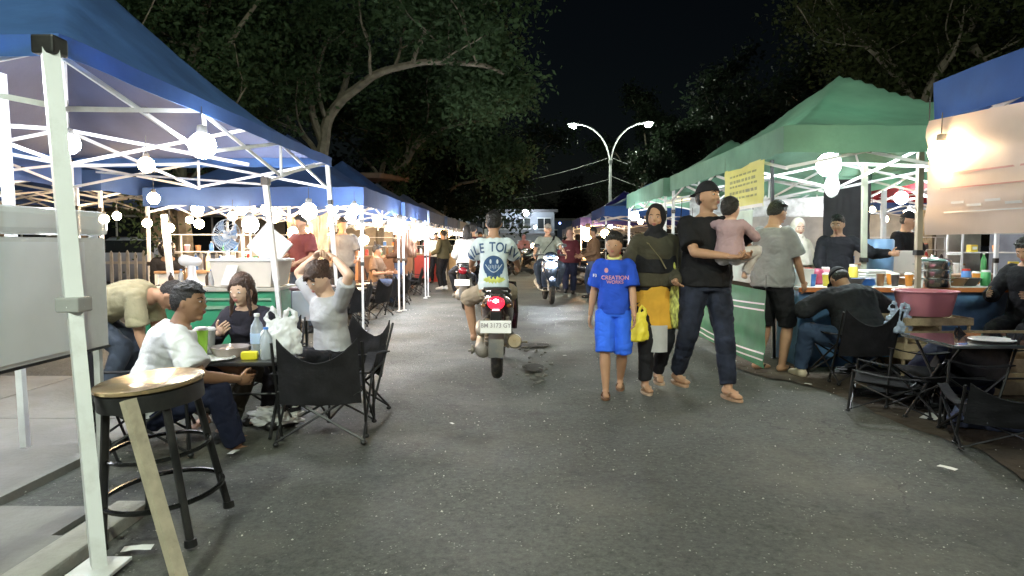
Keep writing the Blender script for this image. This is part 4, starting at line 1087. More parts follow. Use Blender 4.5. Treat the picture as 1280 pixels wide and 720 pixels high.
# litter you can count
PAPER = mat('paper', (.70,.70,.68), .8, var=.1)
lit = [(172,690,.055,'crumpled clear wrapper on the ground below the high stool'),(1184,588,.045,'white scrap of paper alone on the right half of the road'),(940,410,.04,'white scrap of paper beside the grey-shirted man'),(706,446,.022,'tiny white scrap right of the scooter exhaust'),
       (366,508,.035,'white scrap under the empty camping chair'),(462,497,.03,'white scrap at the foot of the second camping chair'),(1165,523,.11,'white flattened wrapper on the soil at the right'),(1200,510,.05,'small white scrap behind the flattened wrapper'),(292,568,.04,'white scrap left of the plastic bag on the ground'),(1010,482,.03,'pale scrap at the border of road and soil'),(565,532,.02,'lone pale speck of paper in the middle of the road')]
for px, py, sz, lb in lit:
    p = G(px, py); g_ = [[(sz*(u-.5)*2, sz*(v-.5)*.9, .004+.18*sz*abs(noise.noise(V((u*4, v*4, px))))) for u in [i/5 for i in range(6)]] for v in [j/4 for j in range(5)]]
    m = MB(); m.sheet(g_, .001); solo('litter_scrap', lb, 'litter', m, PAPER, (p.x, p.y, .012), r2.random()*3, 'scraps of litter on the ground')
# pavement + kerb bottom left
CONC = mat('concrete', (.205,.200,.188), .85, var=.15, scale=3, bump=.4, bscale=30, dirt=(.16,.15,.13), dirtamt=.6)
m = MB()
for i_ in range(5):
    for j_ in range(5): m.box((-2.64-1.56*i_,-4.0+1.5*j_-.05,-.03), (1.545,1.485,.12), bev=.004)
m.box((-5.75,-.75,-.05), (7.6,7.6,.12))
for i_ in range(5):
    for j_ in range(2): m.box((-3.22-1.56*i_,3.80+1.5*j_,-.03), (1.545,1.485,.12), bev=.004)
m.box((-6.3,4.55,-.05), (7.7,2.98,.12)); tag(m.build('pavement', CONC), 'grey concrete pavement at the lower left', kind='structure')
m = MB()
for k in range(8): m.box((-1.78,-4.45+k*1.0,-.01), (.15,.99,.105), bev=.012)
tag(m.build('kerb', mat('kerb_stone', (.32,.31,.28), .8, var=.12, bump=.3, dirt=(.2,.18,.15), dirtamt=.6), None), 'pale kerb edging the concrete pavement', kind='structure')

# ------------------------------------------------------------------ TENTS
def tentfab(name, c, tl=.30): return mat(name, c, .7, var=.24, scale=2.2, bump=.35, bscale=7, transl=tl, spec=.3, dirt=tuple(x*.55+.01 for x in c), dirtamt=.7)
BLUE = tentfab('tent_blue', (.085,.185,.44), .30); BLUE2 = tentfab('tent_navy', (.060,.115,.30), .28); GREYB = tentfab('tent_grey_blue', (.13,.16,.25)); GREEN = tentfab('tent_green', (.20,.38,.28), .22)
BRB = tentfab('tent_bright_blue', (.04,.12,.40), .2); RED = tentfab('tent_red', (.22,.015,.02)); GREY = tentfab('tent_grey', (.28,.29,.31)); PURP = tentfab('tent_indigo', (.05,.05,.25))
GL, GRr = 'tents along the left side of the street', 'tents along the right side of the street'
tent('large blue tent over the low table and the women, first whole one on the left', -5.16, -2.16, 3.22, 7.8, 2.20, 3.55, BLUE, legs=(2,3), val=.10, group=GL, seed=2, foot={2:(.13,0), 1:(.06,0)}, legscale=1.15, legz=.0)
tent('blue tent behind the bent-over person, in front of the picket fence', -8.5, -5.3, 4.2, 8.2, 2.15, 3.1, BLUE2, group=GL, seed=3, legs=(1,2))
tent('blue tent in the back row beside the picket fence', -8.4, -5.3, 8.6, 12.4, 2.15, 3.0, BLUE2, group=GL, seed=4)
tent('blue tent over the black camping chairs, second whole one on the left', -5.2, -2.16, 9.4, 12.3, 2.0, 2.95, BLUE2, group=GL, seed=5)
tent('blue tent right behind the one over the black chairs', -5.1, -2.1, 12.4, 15.3, 1.98, 2.9, BLUE2, group=GL, seed=6)
for k, y in enumerate((15.7, 19.0, 22.4, 26.0, 30.0, 34.2, 38.5)):
    tent(['grey-blue tent third along the left side', 'grey-blue tent fourth along the left side', 'pale tent fifth along the left side', 'pale tent sixth along the left side, small in the distance', 'distant tent seventh along the left side', 'distant tent eighth along the left side', 'farthest tent on the left side'][k], -5.1+.1*k, -2.1+.06*k, y, y+3.1+.1*k, 1.98, 2.75-.03*k, (GREYB, GREYB, GREY)[min(2, k//1)] if k < 3 else (GREY if k % 2 else GREYB), group=GL, seed=10+k, nx=2)
tent('bright blue tent at the right edge with the pink banner under it', 2.53, 6.2, -.4, 4.23, 2.20, 3.35, BRB, legs=(2,), group=GRr, seed=20, val=.24)
tent('tall green tent over the right stall, nearer of the two green ones', 2.20, 5.02, 5.75, 10.0, 2.20, 3.12, GREEN, group=GRr, seed=21, val=.22, legs=(1,2,3))
tent('lower green tent behind the tall green one', 2.15, 5.2, 10.25, 13.7, 2.20, 3.02, GREEN, group=GRr, seed=22, legs=(0,1,3))
tent('red tent deep behind the green tents on the right', 5.4, 8.6, 7.8, 11.6, 2.18, 2.9, RED, group=GRr, seed=23, legs=(0,1,3))
tent('navy tent behind the pink banner, next to the red one', 6.3, 9.6, 3.6, 7.4, 2.18, 2.9, BLUE2, group=GRr, seed=24)
tent('bright blue tent with a pale peak beyond the green tents', 2.2, 5.2, 17.7, 21.0, 2.2, 2.95, BRB, group=GRr, seed=25)
tent('indigo tent beyond the bright blue one on the right', 2.0, 5.4, 22.6, 26.0, 2.1, 3.1, PURP, group=GRr, seed=26)
tent('grey tent at the far end of the right side', 2.1, 5.2, 26.6, 31.0, 1.95, 2.7, GREY, group=GRr, seed=27)
tent('farthest grey tent on the right side', 2.2, 5.2, 31.6, 35.4, 1.95, 2.6, GREYB, group=GRr, seed=28)
# extra slim pole
m = MB(); a = W(332, 228, 6.15); bq = G(357, 420); bq = V((W(357,405,6.15).x, 6.15, 0)); m.bar(bq, bq.lerp(a, .5), .036); m.bar(bq.lerp(a, .5), a, .046)
po = thing('support_pole', 'white leaning pole in front of the white display box', 'pole'); o = put(m.mesh('p'), 'pole', po, WHITEP)
m = MB(); m.box(a+V((0,0,.01)), (.07,.07,.07), bev=.006); m.box(bq+V((0,0,.01)), (.09,.09,.014), bev=.003); put(m.mesh('p'), 'joint', po, BLACK)
m = MB(); e = V((-2.25, 7.5, 2.10)); m.bar(a, e, .02); m.bar(a+V((0,0,-.02)), V((-4.6,7.4,2.0)), .02); put(m.mesh('p'), 'brace', po, WHITEP)

for lb, pa, pb, Y, w_, m_ in (('short white post at the upper left edge', (0,92), (26,430), 3.9, .045, WHITEP), ('bright white tent post left of the green counter', (205,268), (222,420), 7.7, .055, WHITEP), ('dark slim pole behind the grey-shirted man', (965,200), (968,440), 7.2, .03, DARKMET),
        ('pale green-grey pole between the vendors of the right stall', (1081,205), (1079,430), 7.55, .05, mat('pole_green_grey', (.34,.36,.28), .5)), ('white pole left of the vendor with the cap', (1105,238), (1103,400), 8.9, .05, WHITEP),
        ('brownish pole at the left end of the pink banner', (1151,165), (1146,430), 6.55, .05, mat('pole_brown', (.30,.24,.18), .6))):
    pt_, pb_ = W(*pa, Y), W(*pb, Y); pb_.z = 0
    po = thing('support_pole', lb, 'pole'); m = MB(); m.bar(pb_, pb_.lerp(pt_, .5), w_*.85); m.bar(pb_.lerp(pt_, .5), pt_, w_); put(m.mesh('p'), 'pole', po, m_)
    m = MB(); m.box(pb_.lerp(pt_, .5), (w_*1.4,w_*1.4,.05), bev=.004); put(m.mesh('p'), 'joint', po, BLACK)
    m = MB(); m.box(pb_+V((0,0,.007)), (w_*2.2,w_*2.2,.012), bev=.003); put(m.mesh('p'), 'foot_plate', po, m_)
ftp = G(124, 712); tpp = W(62, 58, 3.0)
po = thing('support_pole', 'thick whitish leaning tent pole in front of the big white board', 'pole')
m = MB(); m.bar(ftp, ftp.lerp(tpp, .5), .050); put(m.mesh('p'), 'lower_tube', po, WHITEP)
m = MB(); m.bar(ftp.lerp(tpp, .46), tpp, .064); put(m.mesh('p'), 'upper_tube', po, WHITEP)
m = MB(); m.box(tpp, (.10,.10,.08), bev=.01); put(m.mesh('p'), 'joint', po, BLACK)
m = MB(); m.box(ftp.lerp(tpp, .47), (.095,.095,.06), bev=.008); put(m.mesh('p'), 'joint', po, mat('joint_grey', (.35,.35,.35), .5))
m = MB(); m.box(ftp+V((0,0,.008)), (.16,.16,.014), bev=.003); put(m.mesh('p'), 'foot_plate', po, WHITEP)
# ------------------------------------------------------------------ BOARDS AND BANNERS
t = thing('display_board', 'big blank white board hanging between slim legs at the left edge', 'board', (-2.10, 1.95, .70))
m = MB(); m.box((0,0,.28), (.03,2.9,.54), bev=.005); m.build('panel', mat('board_grey_white', (.80,.81,.83), .5, var=.06, scale=2, dirt=(.42,.42,.42), dirtamt=.4), t)
m = MB(); m.box((.020,.55,.28), (.006,1.45,.50)); m.build('paper_sheet', mat('board_sheet', (.84,.87,.93), .35, var=.03), t)
m = MB(); m.box((0,0,.62), (.07,2.92,.12), bev=.03); m.build('top_rail', mat('clear_acrylic', (.80,.82,.82), .15, var=0, alpha=.75), t)
m = MB(); m.box((0.004,0,.005), (.035,2.9,.012)); m.build('bottom_rail', DARKMET, t)
for q in (-1.43, 1.43): m = MB(); m.box((-.03,q,-.02), (.03,.03,1.30)); m.build('leg', WHITEP, t)
# pink banner under the right blue tent
PINKBAN = mat('banner_pink', (.66,.56,.50), .35, var=.10, scale=3, transl=.35, dirt=(.80,.70,.66), dirtamt=.5)
def hang_banner(label, a, b, ztop, zbot, m_, marks=None, wrinkle=.03, nm='banner', sag=.06):
    t = thing(nm, label, 'banner', (0,0,0)); a, b = V(a), V(b); n_ = V((-(b-a).y, (b-a).x, 0)).normalized()
    def pt(u, v, off=0): return a.lerp(b, u)+V((0,0,ztop-(ztop-zbot)*v-sag*math.sin(math.pi*u)*(1-v)))+n_*(wrinkle*noise.noise(V((u*3, v*5, 2)))+wrinkle*.4*noise.noise(V((u*14, v*3, 2)))+off)
    g_ = [[tuple(pt(u/24, v/14)) for v in range(15)] for u in range(25)]
    m = MB(); m.sheet(g_, .003); m.build('cloth', m_, t, True)
    if marks: marks(t, pt)
    for u in (0, 1):
        p = a.lerp(b, u); k = MB(); k.tube([p+V((0,0,ztop)), p+V((0,0,ztop+.14))], .004, 5); k.build('tie', BLACK, t)
    return t
def pink_marks(t, pt):
    def patch(u0, u1, v0, v1, m_, nm, seed=0):
        g_ = [[tuple(pt(u0+(u1-u0)*i/8, v0+(v1-v0)*j/4+.008*noise.noise(V((i, j, seed))), -.005)) for j in range(5)] for i in range(9)]
        k = MB(); k.sheet(g_, .0015); k.build(nm, m_, t, True)
    rose = mat('banner_rose', (.62,.34,.32), .4, var=.2, transl=.3); pale = mat('banner_pale', (.70,.68,.66), .4, var=.1, transl=.3); dk = mat('banner_dark_print', (.30,.20,.20), .5, var=.3)
    patch(.08,.86,.47,.485,rose,'stripe',1); patch(.05,.80,.60,.61,rose,'stripe',2)
    patch(.60,.69,.22,.34,dk,'print',4)
    for k in range(5): patch(.08+.05*k,.12+.05*k,.72+.03*(k%2),.74+.03*(k%2),WHITE,'print_letter',k)
    patch(.06,.36,.805,.815,WHITE,'stripe',9)
hang_banner('wrinkled translucent pink banner hanging under the bright blue tent', (2.50,4.24,0), (2.50,1.2,0), 1.97, 1.275, PINKBAN, pink_marks)
# yellow sign cloth on the green tent
YEL = mat('banner_yellow', (.68,.66,.22), .5, var=.06, transl=.25)
def yel_marks(t, pt):
    k = mat('banner_ink_olive', (.34,.36,.14), .6, var=.2)
    for r_, (v, n) in enumerate(((.18,1),(.30,1),(.42,1),(.56,1),(.70,1))):
        u = .16
        while u < .82:
            w = rnd.uniform(.04, .10)
            g_ = [[tuple(pt(u+w*i/2, v+(.045+.02*(r_ % 2))*j/2, -.004)) for j in range(3)] for i in range(3)]
            m = MB(); m.sheet(g_, .001); m.build('print_letter', k, t); u += w+.025
    g_ = [[tuple(pt(u/10, .93+.035*j, -.004)) for j in range(3)] for u in range(11)]; m = MB(); m.sheet(g_, .001); m.build('hem', mat('hem_white', (.75,.75,.7), .5, var=0), t)
ya, yb = W(916, 262, 7.35), W(959, 200, 6.35)
hang_banner('yellow printed cloth sign hanging from the tall green tent', (2.19, 7.35, 0), (2.19, 6.18, 0), 1.99, 1.56, YEL, yel_marks, wrinkle=.01, sag=-.0)
# pale and green side cloths of the stall
def side_marks(t, pt):
    wt = mat('swoosh_white', (.75,.77,.76), .5, var=0)
    for base in (.16, .80):
        for dd in (0, .10):
            g_ = [[tuple(pt(i/16, base+dd*.8+.06*math.sin(i/16*3.1)+j*.022, -.006)) for j in range(2)] for i in range(17)]; m = MB(); m.sheet(g_, .001); m.build('stripe', wt, t)
hang_banner('green cloth with white curved stripes round the base of the right stall', (2.22, 8.9, 0), (2.22, 6.15, 0), .80, .09, mat('cloth_green', (.06,.26,.12), .6, var=.2, transl=.2), side_marks, wrinkle=.02, sag=0)
hang_banner('pale green and pink cloth above the green striped one', (2.24, 8.9, 0), (2.24, 6.6, 0), 1.55, .84, mat('cloth_pale', (.58,.66,.62), .6, var=.25, scale=4, transl=.3, dirt=(.62,.42,.42), dirtamt=.7), None, wrinkle=.02, sag=0)
hang_banner('dark grey cloth hanging at the back of the tall green tent', (W(1030,240,8.9).x, 8.9, 0), (W(1086,240,8.9).x, 8.85, 0), 2.05, 1.22, mat('cloth_dark', (.035,.033,.038), .8, var=.2), None, sag=0)
# long back wall cloth behind the right stall
hang_banner('white and pale grey striped sheet behind the vendors', (2.5, 10.1, 0), (W(1030,240,10.1).x, 10.1, 0), 1.92, 1.62, mat('cloth_white_striped', (.62,.64,.66), .6, var=.35, scale=9), None, sag=.05)

# ------------------------------------------------------------------ LEFT FOREGROUND FURNITURE
P_ = G(200, 690); SX, SY = W(206, 487, 2.84).x, 2.84
t = thing('bar_stool', 'high black stool with a shiny brass-coloured round top at the lower left', 'stool', (SX, SY, 0))
t.rotation_euler = (R(3), R(-4), 0)
m = MB(); m.lathe([(0,.630),(.20,.632),(.212,.640),(.212,.652),(.205,.657),(0,.654)], n=40); m.build('seat', mat('brass_top', (.78,.58,.34), .22, .85, var=.08, dirt=(.3,.2,.12), dirtamt=.4), t, True)
m = MB(); m.lathe([(.19,.560),(.205,.562),(.205,.631),(.19,.631)], n=36, closed=True); m.build('apron', BLACK, t, True)
for k in range(4):
    a = R(45+90*k); m = MB(); m.tube([(.17*math.cos(a), .17*math.sin(a), .60), (.255*math.cos(a), .255*math.sin(a), .01)], .017, 8); m.lathe([(0,0),(.026,0),(.024,.03),(0,.03)], (.257*math.cos(a), .257*math.sin(a), 0), 10); m.build('leg', BLACK, t, True)
m = MB(); rr = .232; m.tube([(rr*math.cos(6.283*k/28), rr*math.sin(6.283*k/28), .17) for k in range(28)], .011, 7, closed=True); m.build('foot_ring', mat('black_gloss_tube', (.02,.02,.02), .18, .5, var=0), t, True)
m = MB(); rr = .200; m.tube([(rr*math.cos(6.283*k/28), rr*math.sin(6.283*k/28), .36) for k in range(28)], .009, 7, closed=True); m.build('foot_ring', mat('black_gloss_tube', (0,0,0)), t, True)
m = MB(); a, b_ = W(160, 500, 2.42), G(228, 735); m.bar(a, b_, .048, .03)
solo('wooden_post', 'pale wooden post leaning against the high black stool', 'post', m, mat('pale_wood', (.46,.40,.30), .7, var=.2, scale=14, bump=.3), smooth=False)
c1 = camp_chair('empty black camping chair with its back to us, nearest the road', (G(392,560).x, 4.28, 0), 6, 'black camping chairs')
tablets = low_table('black low table with drinks and food between the seated people', (-1.88, 4.32, 0), R(4)*57.3, .74, .50, .50)
c2 = camp_chair('black camping chair under the woman tying her hair', (at(407,4.85)[0]+.06, 4.93, 0), 138, 'black camping chairs', 1.0)
camp_chair('black camping chair under the woman in the dark cardigan', (at(307,4.95)[0], 5.10, 0), 174, 'black camping chairs')
camp_chair('black camping chair under the man in the white shirt', (at(192,3.95)[0]-.10, 3.93, 0), -64, 'black camping chairs')
TX, TY, TZ = -1.88, 4.32, .50
def on(px, dy=0, z=0): return (W(px, 440, TY+dy).x, TY+dy, TZ+z)
bottle('clear water bottle with pale blue label on the low table', on(322,.06), .27, .042, mat('clear_plastic', (.75,.82,.90), .1, var=0, trans=.7), WHITE, lab=mat('label_pale_blue', (.42,.55,.80), .5, var=.1))
bottle('second clear bottle beside the one with the pale blue label', on(333,-.10), .20, .038, mat('clear_plastic', (0,0,0)), mat('cap_blue', (.05,.2,.6), .4, var=0))
cup('tall green and white paper cup on the low table', on(252,-.12), .19, .042, mat('cup_green', (.32,.62,.06), .5, var=.1))
cup('clear cup of pale drink beside the green cup', on(262,.12), .16, .042, mat('cup_clear', (.6,.62,.6), .15, var=0, trans=.5))
m = MB(); m.lathe([(0,0),(.10,0),(.125,.06),(.122,.062),(.098,.004),(0,.004)], n=26); solo('food_bowl', 'clear takeaway bowl with foil rim on the low table', 'bowl', m, mat('clear_food_tub', (.55,.48,.46), .15, var=.2, trans=.5), on(288,.02), 0)
m = MB()
for k in range(9): m.ell((.06*math.cos(k*2.1)*(k%3)/2.2, .06*math.sin(k*2.1)*(k%3)/2.2, .03+.006*(k%2)), (.028,.024,.02), None, 8, 6)
solo('rice_meal', 'pale meal inside the takeaway bowl', 'food', m, mat('meal_pale', (.50,.36,.28), .7, var=.3, scale=20), on(288,.02,.005))
m = MB(); m.box((0,0,.025), (.10,.06,.05), bev=.012); solo('sauce_box', 'bright yellow small box on the low table', 'box', m, mat('yellow_plastic', (.75,.66,.03), .4, var=.05), on(312,-.12), .2)
m = MB(); m.lathe([(0,0),(.09,0),(.115,.012),(.11,.016),(.085,.005),(0,.005)], n=26); solo('paper_plate', 'paper plate at the left end of the low table', 'plate', m, WHITE, on(270,-.14,.001))
# carrier bag standing on the table
def bag(label, loc, s, m_, crumple=.02, nm='plastic_bag', handles=True):
    b = MB(); rs = []
    for z, w, d in ((0,.10,.06),(.02,.13,.085),(.09,.14,.09),(.17,.12,.06),(.22,.10,.03),(.25,.11,.018)):
        rs.append([((w*math.cos(6.283*k/20))*(1+.1*noise.noise(V((k, z*30, s)))), (d*math.sin(6.283*k/20))*(1+.2*noise.noise(V((k*.8, z*20, 3)))), z+(.02*math.sin(k*1.3) if z > .2 else 0)) for k in range(20)])
    b.rings(rs)
    if handles:
        for q in (-1, 1): b.tube([(q*.10,0,.23), (q*.095,.01,.29), (q*.055,.0,.33), (q*.03,0,.28), (q*.02,0,.23)], [.02,.016,.012,.014,.018], 7)
    me = voxel(b, .008, 1, lambda c: crumple*noise.noise(c*16)+crumple*.5*noise.noise(c*40)); me.transform(Matrix.Scale(s, 4))
    o = put(me, nm, None, m_); o.location = loc; return tag(o, label, 'bag')
BAGW = mat('bag_white', (.74,.75,.76), .45, var=.05, transl=.3)
bag('white plastic carrier bag with handles up on the low table', on(352,.0), .95, BAGW)
o = bag('crumpled white plastic bag lying on the ground under the low table', (G(345,532).x, G(345,532).y, .02), 1.05, BAGW, .035, handles=False); o.scale = (1.25,1.1,.42)
yb_ = bag('bright yellow bag hanging from the hand of the woman in the headscarf', (at(799,5.42)[0], 5.50, .43), .9, mat('bag_yellow', (.72,.60,.05), .5, var=.1), .012); yb_.scale = (.8,.5,1.0)
hb_ = bag('yellow and black patterned handbag between the woman and the man', (at(849,5.62)[0], 5.64, .52), 1.3, mat('bag_pattern', (.42,.42,.10), .6, var=.8, scale=26), .012); hb_.scale = (.45,.6,1.25)
m = MB(); m.tube([(.0,0,.40),(.02,.0,.62),(.05,.0,.86)], .008, 6); s_ = m.build('strap', BLACKF, hb_, True)
# phone on the chair arm
m = MB(); m.box((0,0,0), (.075,.15,.009), bev=.004); o = solo('phone', 'dark phone lying on the corner of the low table', 'phone', m, mat('phone_dark', (.02,.02,.025), .1, var=0), on(368,-.08,.006), .7, smooth=False)

# green counter with the white box, fan, appliance
gc = counter('green stall counter with a pale top on the left', -3.55, -2.30, 6.35, 6.95, .81, mat('pale_top', (.46,.44,.38), .5, var=.15), mat('counter_green', (.03,.26,.13), .5, var=.15, dirt=(.05,.12,.08), dirtamt=.5))
m = MB(); m.box((0,-.275,.62), (1.18,.02,.03)); m.box((0,-.275,.70), (1.18,.02,.02)); m.build('front_ledge', mat('pale_green', (.22,.36,.25), .5, var=.1), gc)
CRM = mat('foam_cream', (.66,.61,.55), .7, var=.06)
bx = thing('display_box', 'white tapered box with an open lid on the green counter', 'box', (-2.62, 6.62, .815), R(-4))
m = MB(); m.rings([[(x*w, y*d, z) for x, y in ((-1,-1),(1,-1),(1,1),(-1,1))] for z, w, d in ((0,.27,.20),(.24,.31,.23))]); m.build('box_body', CRM, bx)
m = MB(); m.box((.0,0,.252), (.66,.50,.022), bev=.006); m.build('rim', WHITE, bx)
m = MB(); m.box((.14,.10,.39), (.34,.03,.30), rot('Y', 38) @ rot('X', -12), .006); m.build('lid', WHITE, bx)
fn = thing('table_fan', 'round grey-blue table fan tilted on top of the white box', 'fan', (-2.83, 6.56, 1.08), R(-14))
m = MB(); m.lathe([(0,0),(.07,0),(.065,.02),(.02,.03),(.018,.12),(0,.12)], n=18); m.build('base', WHITE, fn, True)
cg = MB()
for k in range(26):
    a = 6.283*k/26; cg.tube([(.03*math.cos(a), -.055, .22+.03*math.sin(a)), (.10*math.cos(a), -.075, .22+.10*math.sin(a)), (.155*math.cos(a), -.01, .22+.155*math.sin(a))], .0022, 4)
for rr_ in (.155, .10, .05): cg.tube([(rr_*math.cos(6.283*k/26), -.01 if rr_ > .15 else (-.075 if rr_ > .09 else -.06), .22+rr_*math.sin(6.283*k/26)) for k in range(26)], .004, 5, closed=True)
cg.build('guard', mat('fan_grey', (.50,.55,.60), .4, var=0), fn)
bl = MB()
for k in range(4):
    a0 = 6.283*k/4; g_ = [[(r_*math.cos(a0+t), -.03+.02*t*3-.02, .22+r_*math.sin(a0+t)) for t in (0,.25,.5,.75,1.0)] for r_ in (.03,.08,.14)]; bl.sheet(g_, .003)
bl.build('blade', mat('fan_blade_blue', (.20,.30,.45), .3, var=0), fn, True)
m = MB(); m.cap_seg((0,.0,.22), (0,.10,.22), .045, .035); m.build('motor_housing', WHITE, fn, True)
m = MB(); m.box((0,0,0), (.14,.006,.20), rot('X', -25), .002); m.box((0,-.006,0), (.10,.004,.03), rot('X', -25), .001)
o = solo('menu_card', 'small tilted menu card leaning on the white box', 'card', m, WHITE, (-2.72, 6.33, .93), -.4, smooth=False)
ap = thing('stand_mixer', 'white pedestal appliance with a rounded head on the green counter', 'appliance', (-3.18, 6.55, .812), R(10))
m = MB(); m.lathe([(0,0),(.115,0),(.11,.02),(.06,.05),(.038,.09),(.034,.20),(0,.21)], n=22); m.build('base', WHITE, ap, True)
m = MB(); m.cap_seg((.05,0,.235), (-.065,0,.25), .042, .055); m.build('head', WHITE, ap, True)
for k in range(9):
    X_ = -3.42+.075*k if k < 3 else -3.08+.055*(k-3)
    bottle(['small dark sauce bottle left of the white appliance','clear jar left of the white appliance','amber bottle left of the white appliance','dark bottle just right of the white appliance','clear bottle right of the white appliance','amber bottle right of the white appliance','blue-capped bottle near the white box','clear bottle close to the white box','dark bottle touching the white box'][k],
           (X_, 6.62+.05*(k % 2), .812), .13+.03*(k % 3), .026, [mat('glass_dark',(.05,.03,.02),.15,var=0), mat('clear_plastic',(0,0,0)), mat('glass_amber',(.30,.16,.06),.15,var=0)][k % 3], [BLACK, mat('cap_blue',(0,0,0)), WHITE][k % 3], 'bottles and jars on the green counter')
# glass bin / cooler right of green counter
cl = thing('cooler_stand', 'clear plastic cool box on a stand right of the green counter', 'cool box', (-2.05, 6.75, 0))
m = MB(); m.box((0,0,.62), (.34,.40,.30), bev=.03); m.build('box_body', mat('cool_box_clear', (.55,.62,.70), .15, var=.1, trans=.5), cl, True)
m = MB(); m.box((0,0,.785), (.37,.43,.03), bev=.01); m.build('lid', mat('lid_maroon', (.10,.05,.06), .5), cl)
for a in (-1,1):
    for b_ in (-1,1): m = MB(); m.bar((a*.14,b_*.17,0), (a*.14,b_*.17,.47), .025); m.build('leg', DARKMET, cl)
# ------------------------------------------------------------------ ROWS OF CHAIRS, TABLES AND STALLS (left)
GC = 'black camping chairs'
rr = random.Random(11)
spots = [(-2.55,9.75,80),(-2.62,10.55,100),(-3.3,9.7,-80),(-3.35,10.6,-100),(-2.50,11.4,70),(-3.3,11.5,-95),(-2.55,12.6,95),(-2.50,13.4,85),(-3.3,12.6,-90),(-3.25,13.5,-100),(-2.6,14.3,100),(-4.2,10.4,160),(-4.3,12.2,190),(-3.3,14.4,-80),(-2.65,16.4,90),(-3.4,16.5,-90),(-2.6,17.4,95),(-3.4,17.6,-80)]
words = ['first','second','third','fourth','fifth','sixth','seventh','eighth','ninth','tenth','eleventh','twelfth','thirteenth','fourteenth','fifteenth','sixteenth','seventeenth','eighteenth','nineteenth','twentieth']
src = c1
for i, (x, y, rz) in enumerate(spots):
    side = 'road side' if x > -2.9 else ('inner side' if x > -4 else 'far inner side')
    n_ = sum(1 for q in spots[:i] if (q[0] > -2.9) == (x > -2.9) and (q[0] > -4) == (x > -4))
    copy_tree(src, (x, y, 0), R(rz+rr.uniform(-12, 12)), 'black camping chair, %s from us on the %s of the left tent row' % (words[n_], side))['group'] = GC
ts = None
for i, (x, y) in enumerate(((-2.95,10.15),(-2.95,11.5),(-2.92,13.0),(-2.95,14.4),(-3.0,16.9))):
    lb = 'black low table %s from us among the black chairs' % words[i]
    if ts is None: ts = low_table(lb, (x, y, 0), 0, .55, .8, .46, group='low tables among the black chairs')
    else: copy_tree(ts, (x, y, 0), R(rr.uniform(-5,5)), lb)
for i, (x, y) in enumerate(((-2.9,10.0),(-3.0,11.4),(-2.95,13.1))):
    m = MB(); m.box((0,0,.004), (.20,.28,.008), bev=.002); solo('menu_sheet', 'white menu sheet on the %s low table among the chairs' % words[i], 'menu', m, WHITE, (x, y, .462), rr.random(), smooth=False)
WOODT = mat('wood_top', (.36,.22,.12), .45, var=.2, scale=10, dirt=(.2,.12,.07), dirtamt=.4)
def goods(prefix, x0, x1, y, z, n, kinds='bjcx', seed=0, spread=.12, group=None, h=1.0):
    q = random.Random(seed); pal = [('red',(.5,.04,.03)),('white',(.72,.72,.7)),('orange',(.65,.25,.04)),('yellow',(.7,.55,.08)),('green',(.08,.35,.12)),('brown',(.22,.11,.05)),('blue',(.06,.18,.5)),('pink',(.65,.25,.3)),('cream',(.65,.58,.42)),('dark',(.05,.04,.04))]
    for i in range(n):
        x = x0+(x1-x0)*(i+.5)/n+q.uniform(-.01,.01); yy = y+q.uniform(-spread, spread); cn_, c = q.choice(pal); k = q.choice(kinds)
        m_ = mat('plastic_'+cn_, c, .35, var=.08); lb = 'item'
        posw = words[min(i, 19)]
        if k == 'b': bottle('%s bottle, %s item from the left %s' % (cn_, posw, prefix), (x, yy, z), h*q.uniform(.18,.26), .032, m_, WHITE, group)
        elif k == 'c': cup('%s cup, %s item from the left %s' % (cn_, posw, prefix), (x, yy, z), h*.12, .04, m_, q.random() < .5, group)
        elif k == 'j':
            t = thing('jar', '%s jar, %s item from the left %s' % (cn_, posw, prefix), 'jar', (x, yy, z), 0, group); r_ = .045; hh = h*q.uniform(.12,.2)
            m = MB(); m.lathe([(0,0),(r_*.95,0),(r_,.01),(r_,hh*.85),(r_*.8,hh*.92),(0,hh*.92)], n=16); m.build('jar_body', m_, t, True)
            m = MB(); m.lathe([(0,hh*.92),(r_*.86,hh*.92),(r_*.86,hh*1.05),(0,hh*1.05)], n=16); m.build('lid', mat('lid_red', (.5,.05,.04), .4, var=0) if i % 2 else WHITE, t, True)
        elif k == 'x':
            t = thing('carton', '%s carton, %s item from the left %s' % (cn_, posw, prefix), 'box', (x, yy, z), q.uniform(-.3,.3), group); w = q.uniform(.08,.13); hh = h*q.uniform(.07,.18)
            m = MB(); m.box((0,0,hh/2), (w,w*.8,hh), bev=.006); m.build('box_body', m_, t); m = MB(); m.box((0,-w*.4-.001,hh*.55), (w*.7,.003,hh*.4)); m.build('paper_label', WHITE, t)
        elif k == 'p':
            m = MB(); pr = []
            for e_ in range(6): pr += [(.10+.0*e_, .006+e_*.012), (.115, .012+e_*.012)]
            m.lathe([(0,0),(.07,0)]+pr+[(0,.075)], n=22); solo('plate_stack', '%s plates stacked, %s item from the left %s' % (cn_, posw, prefix), 'plates', m, m_, (x, yy, z), group=group)
        elif k == 'w':
            m = MB(); m.lathe([(0,0),(.07,0),(.115,.075),(.12,.078),(.11,.078),(.065,.008),(0,.008)], n=22); solo('bowl', '%s bowl, %s item from the left %s' % (cn_, posw, prefix), 'bowl', m, m_, (x, yy, z), group=group)
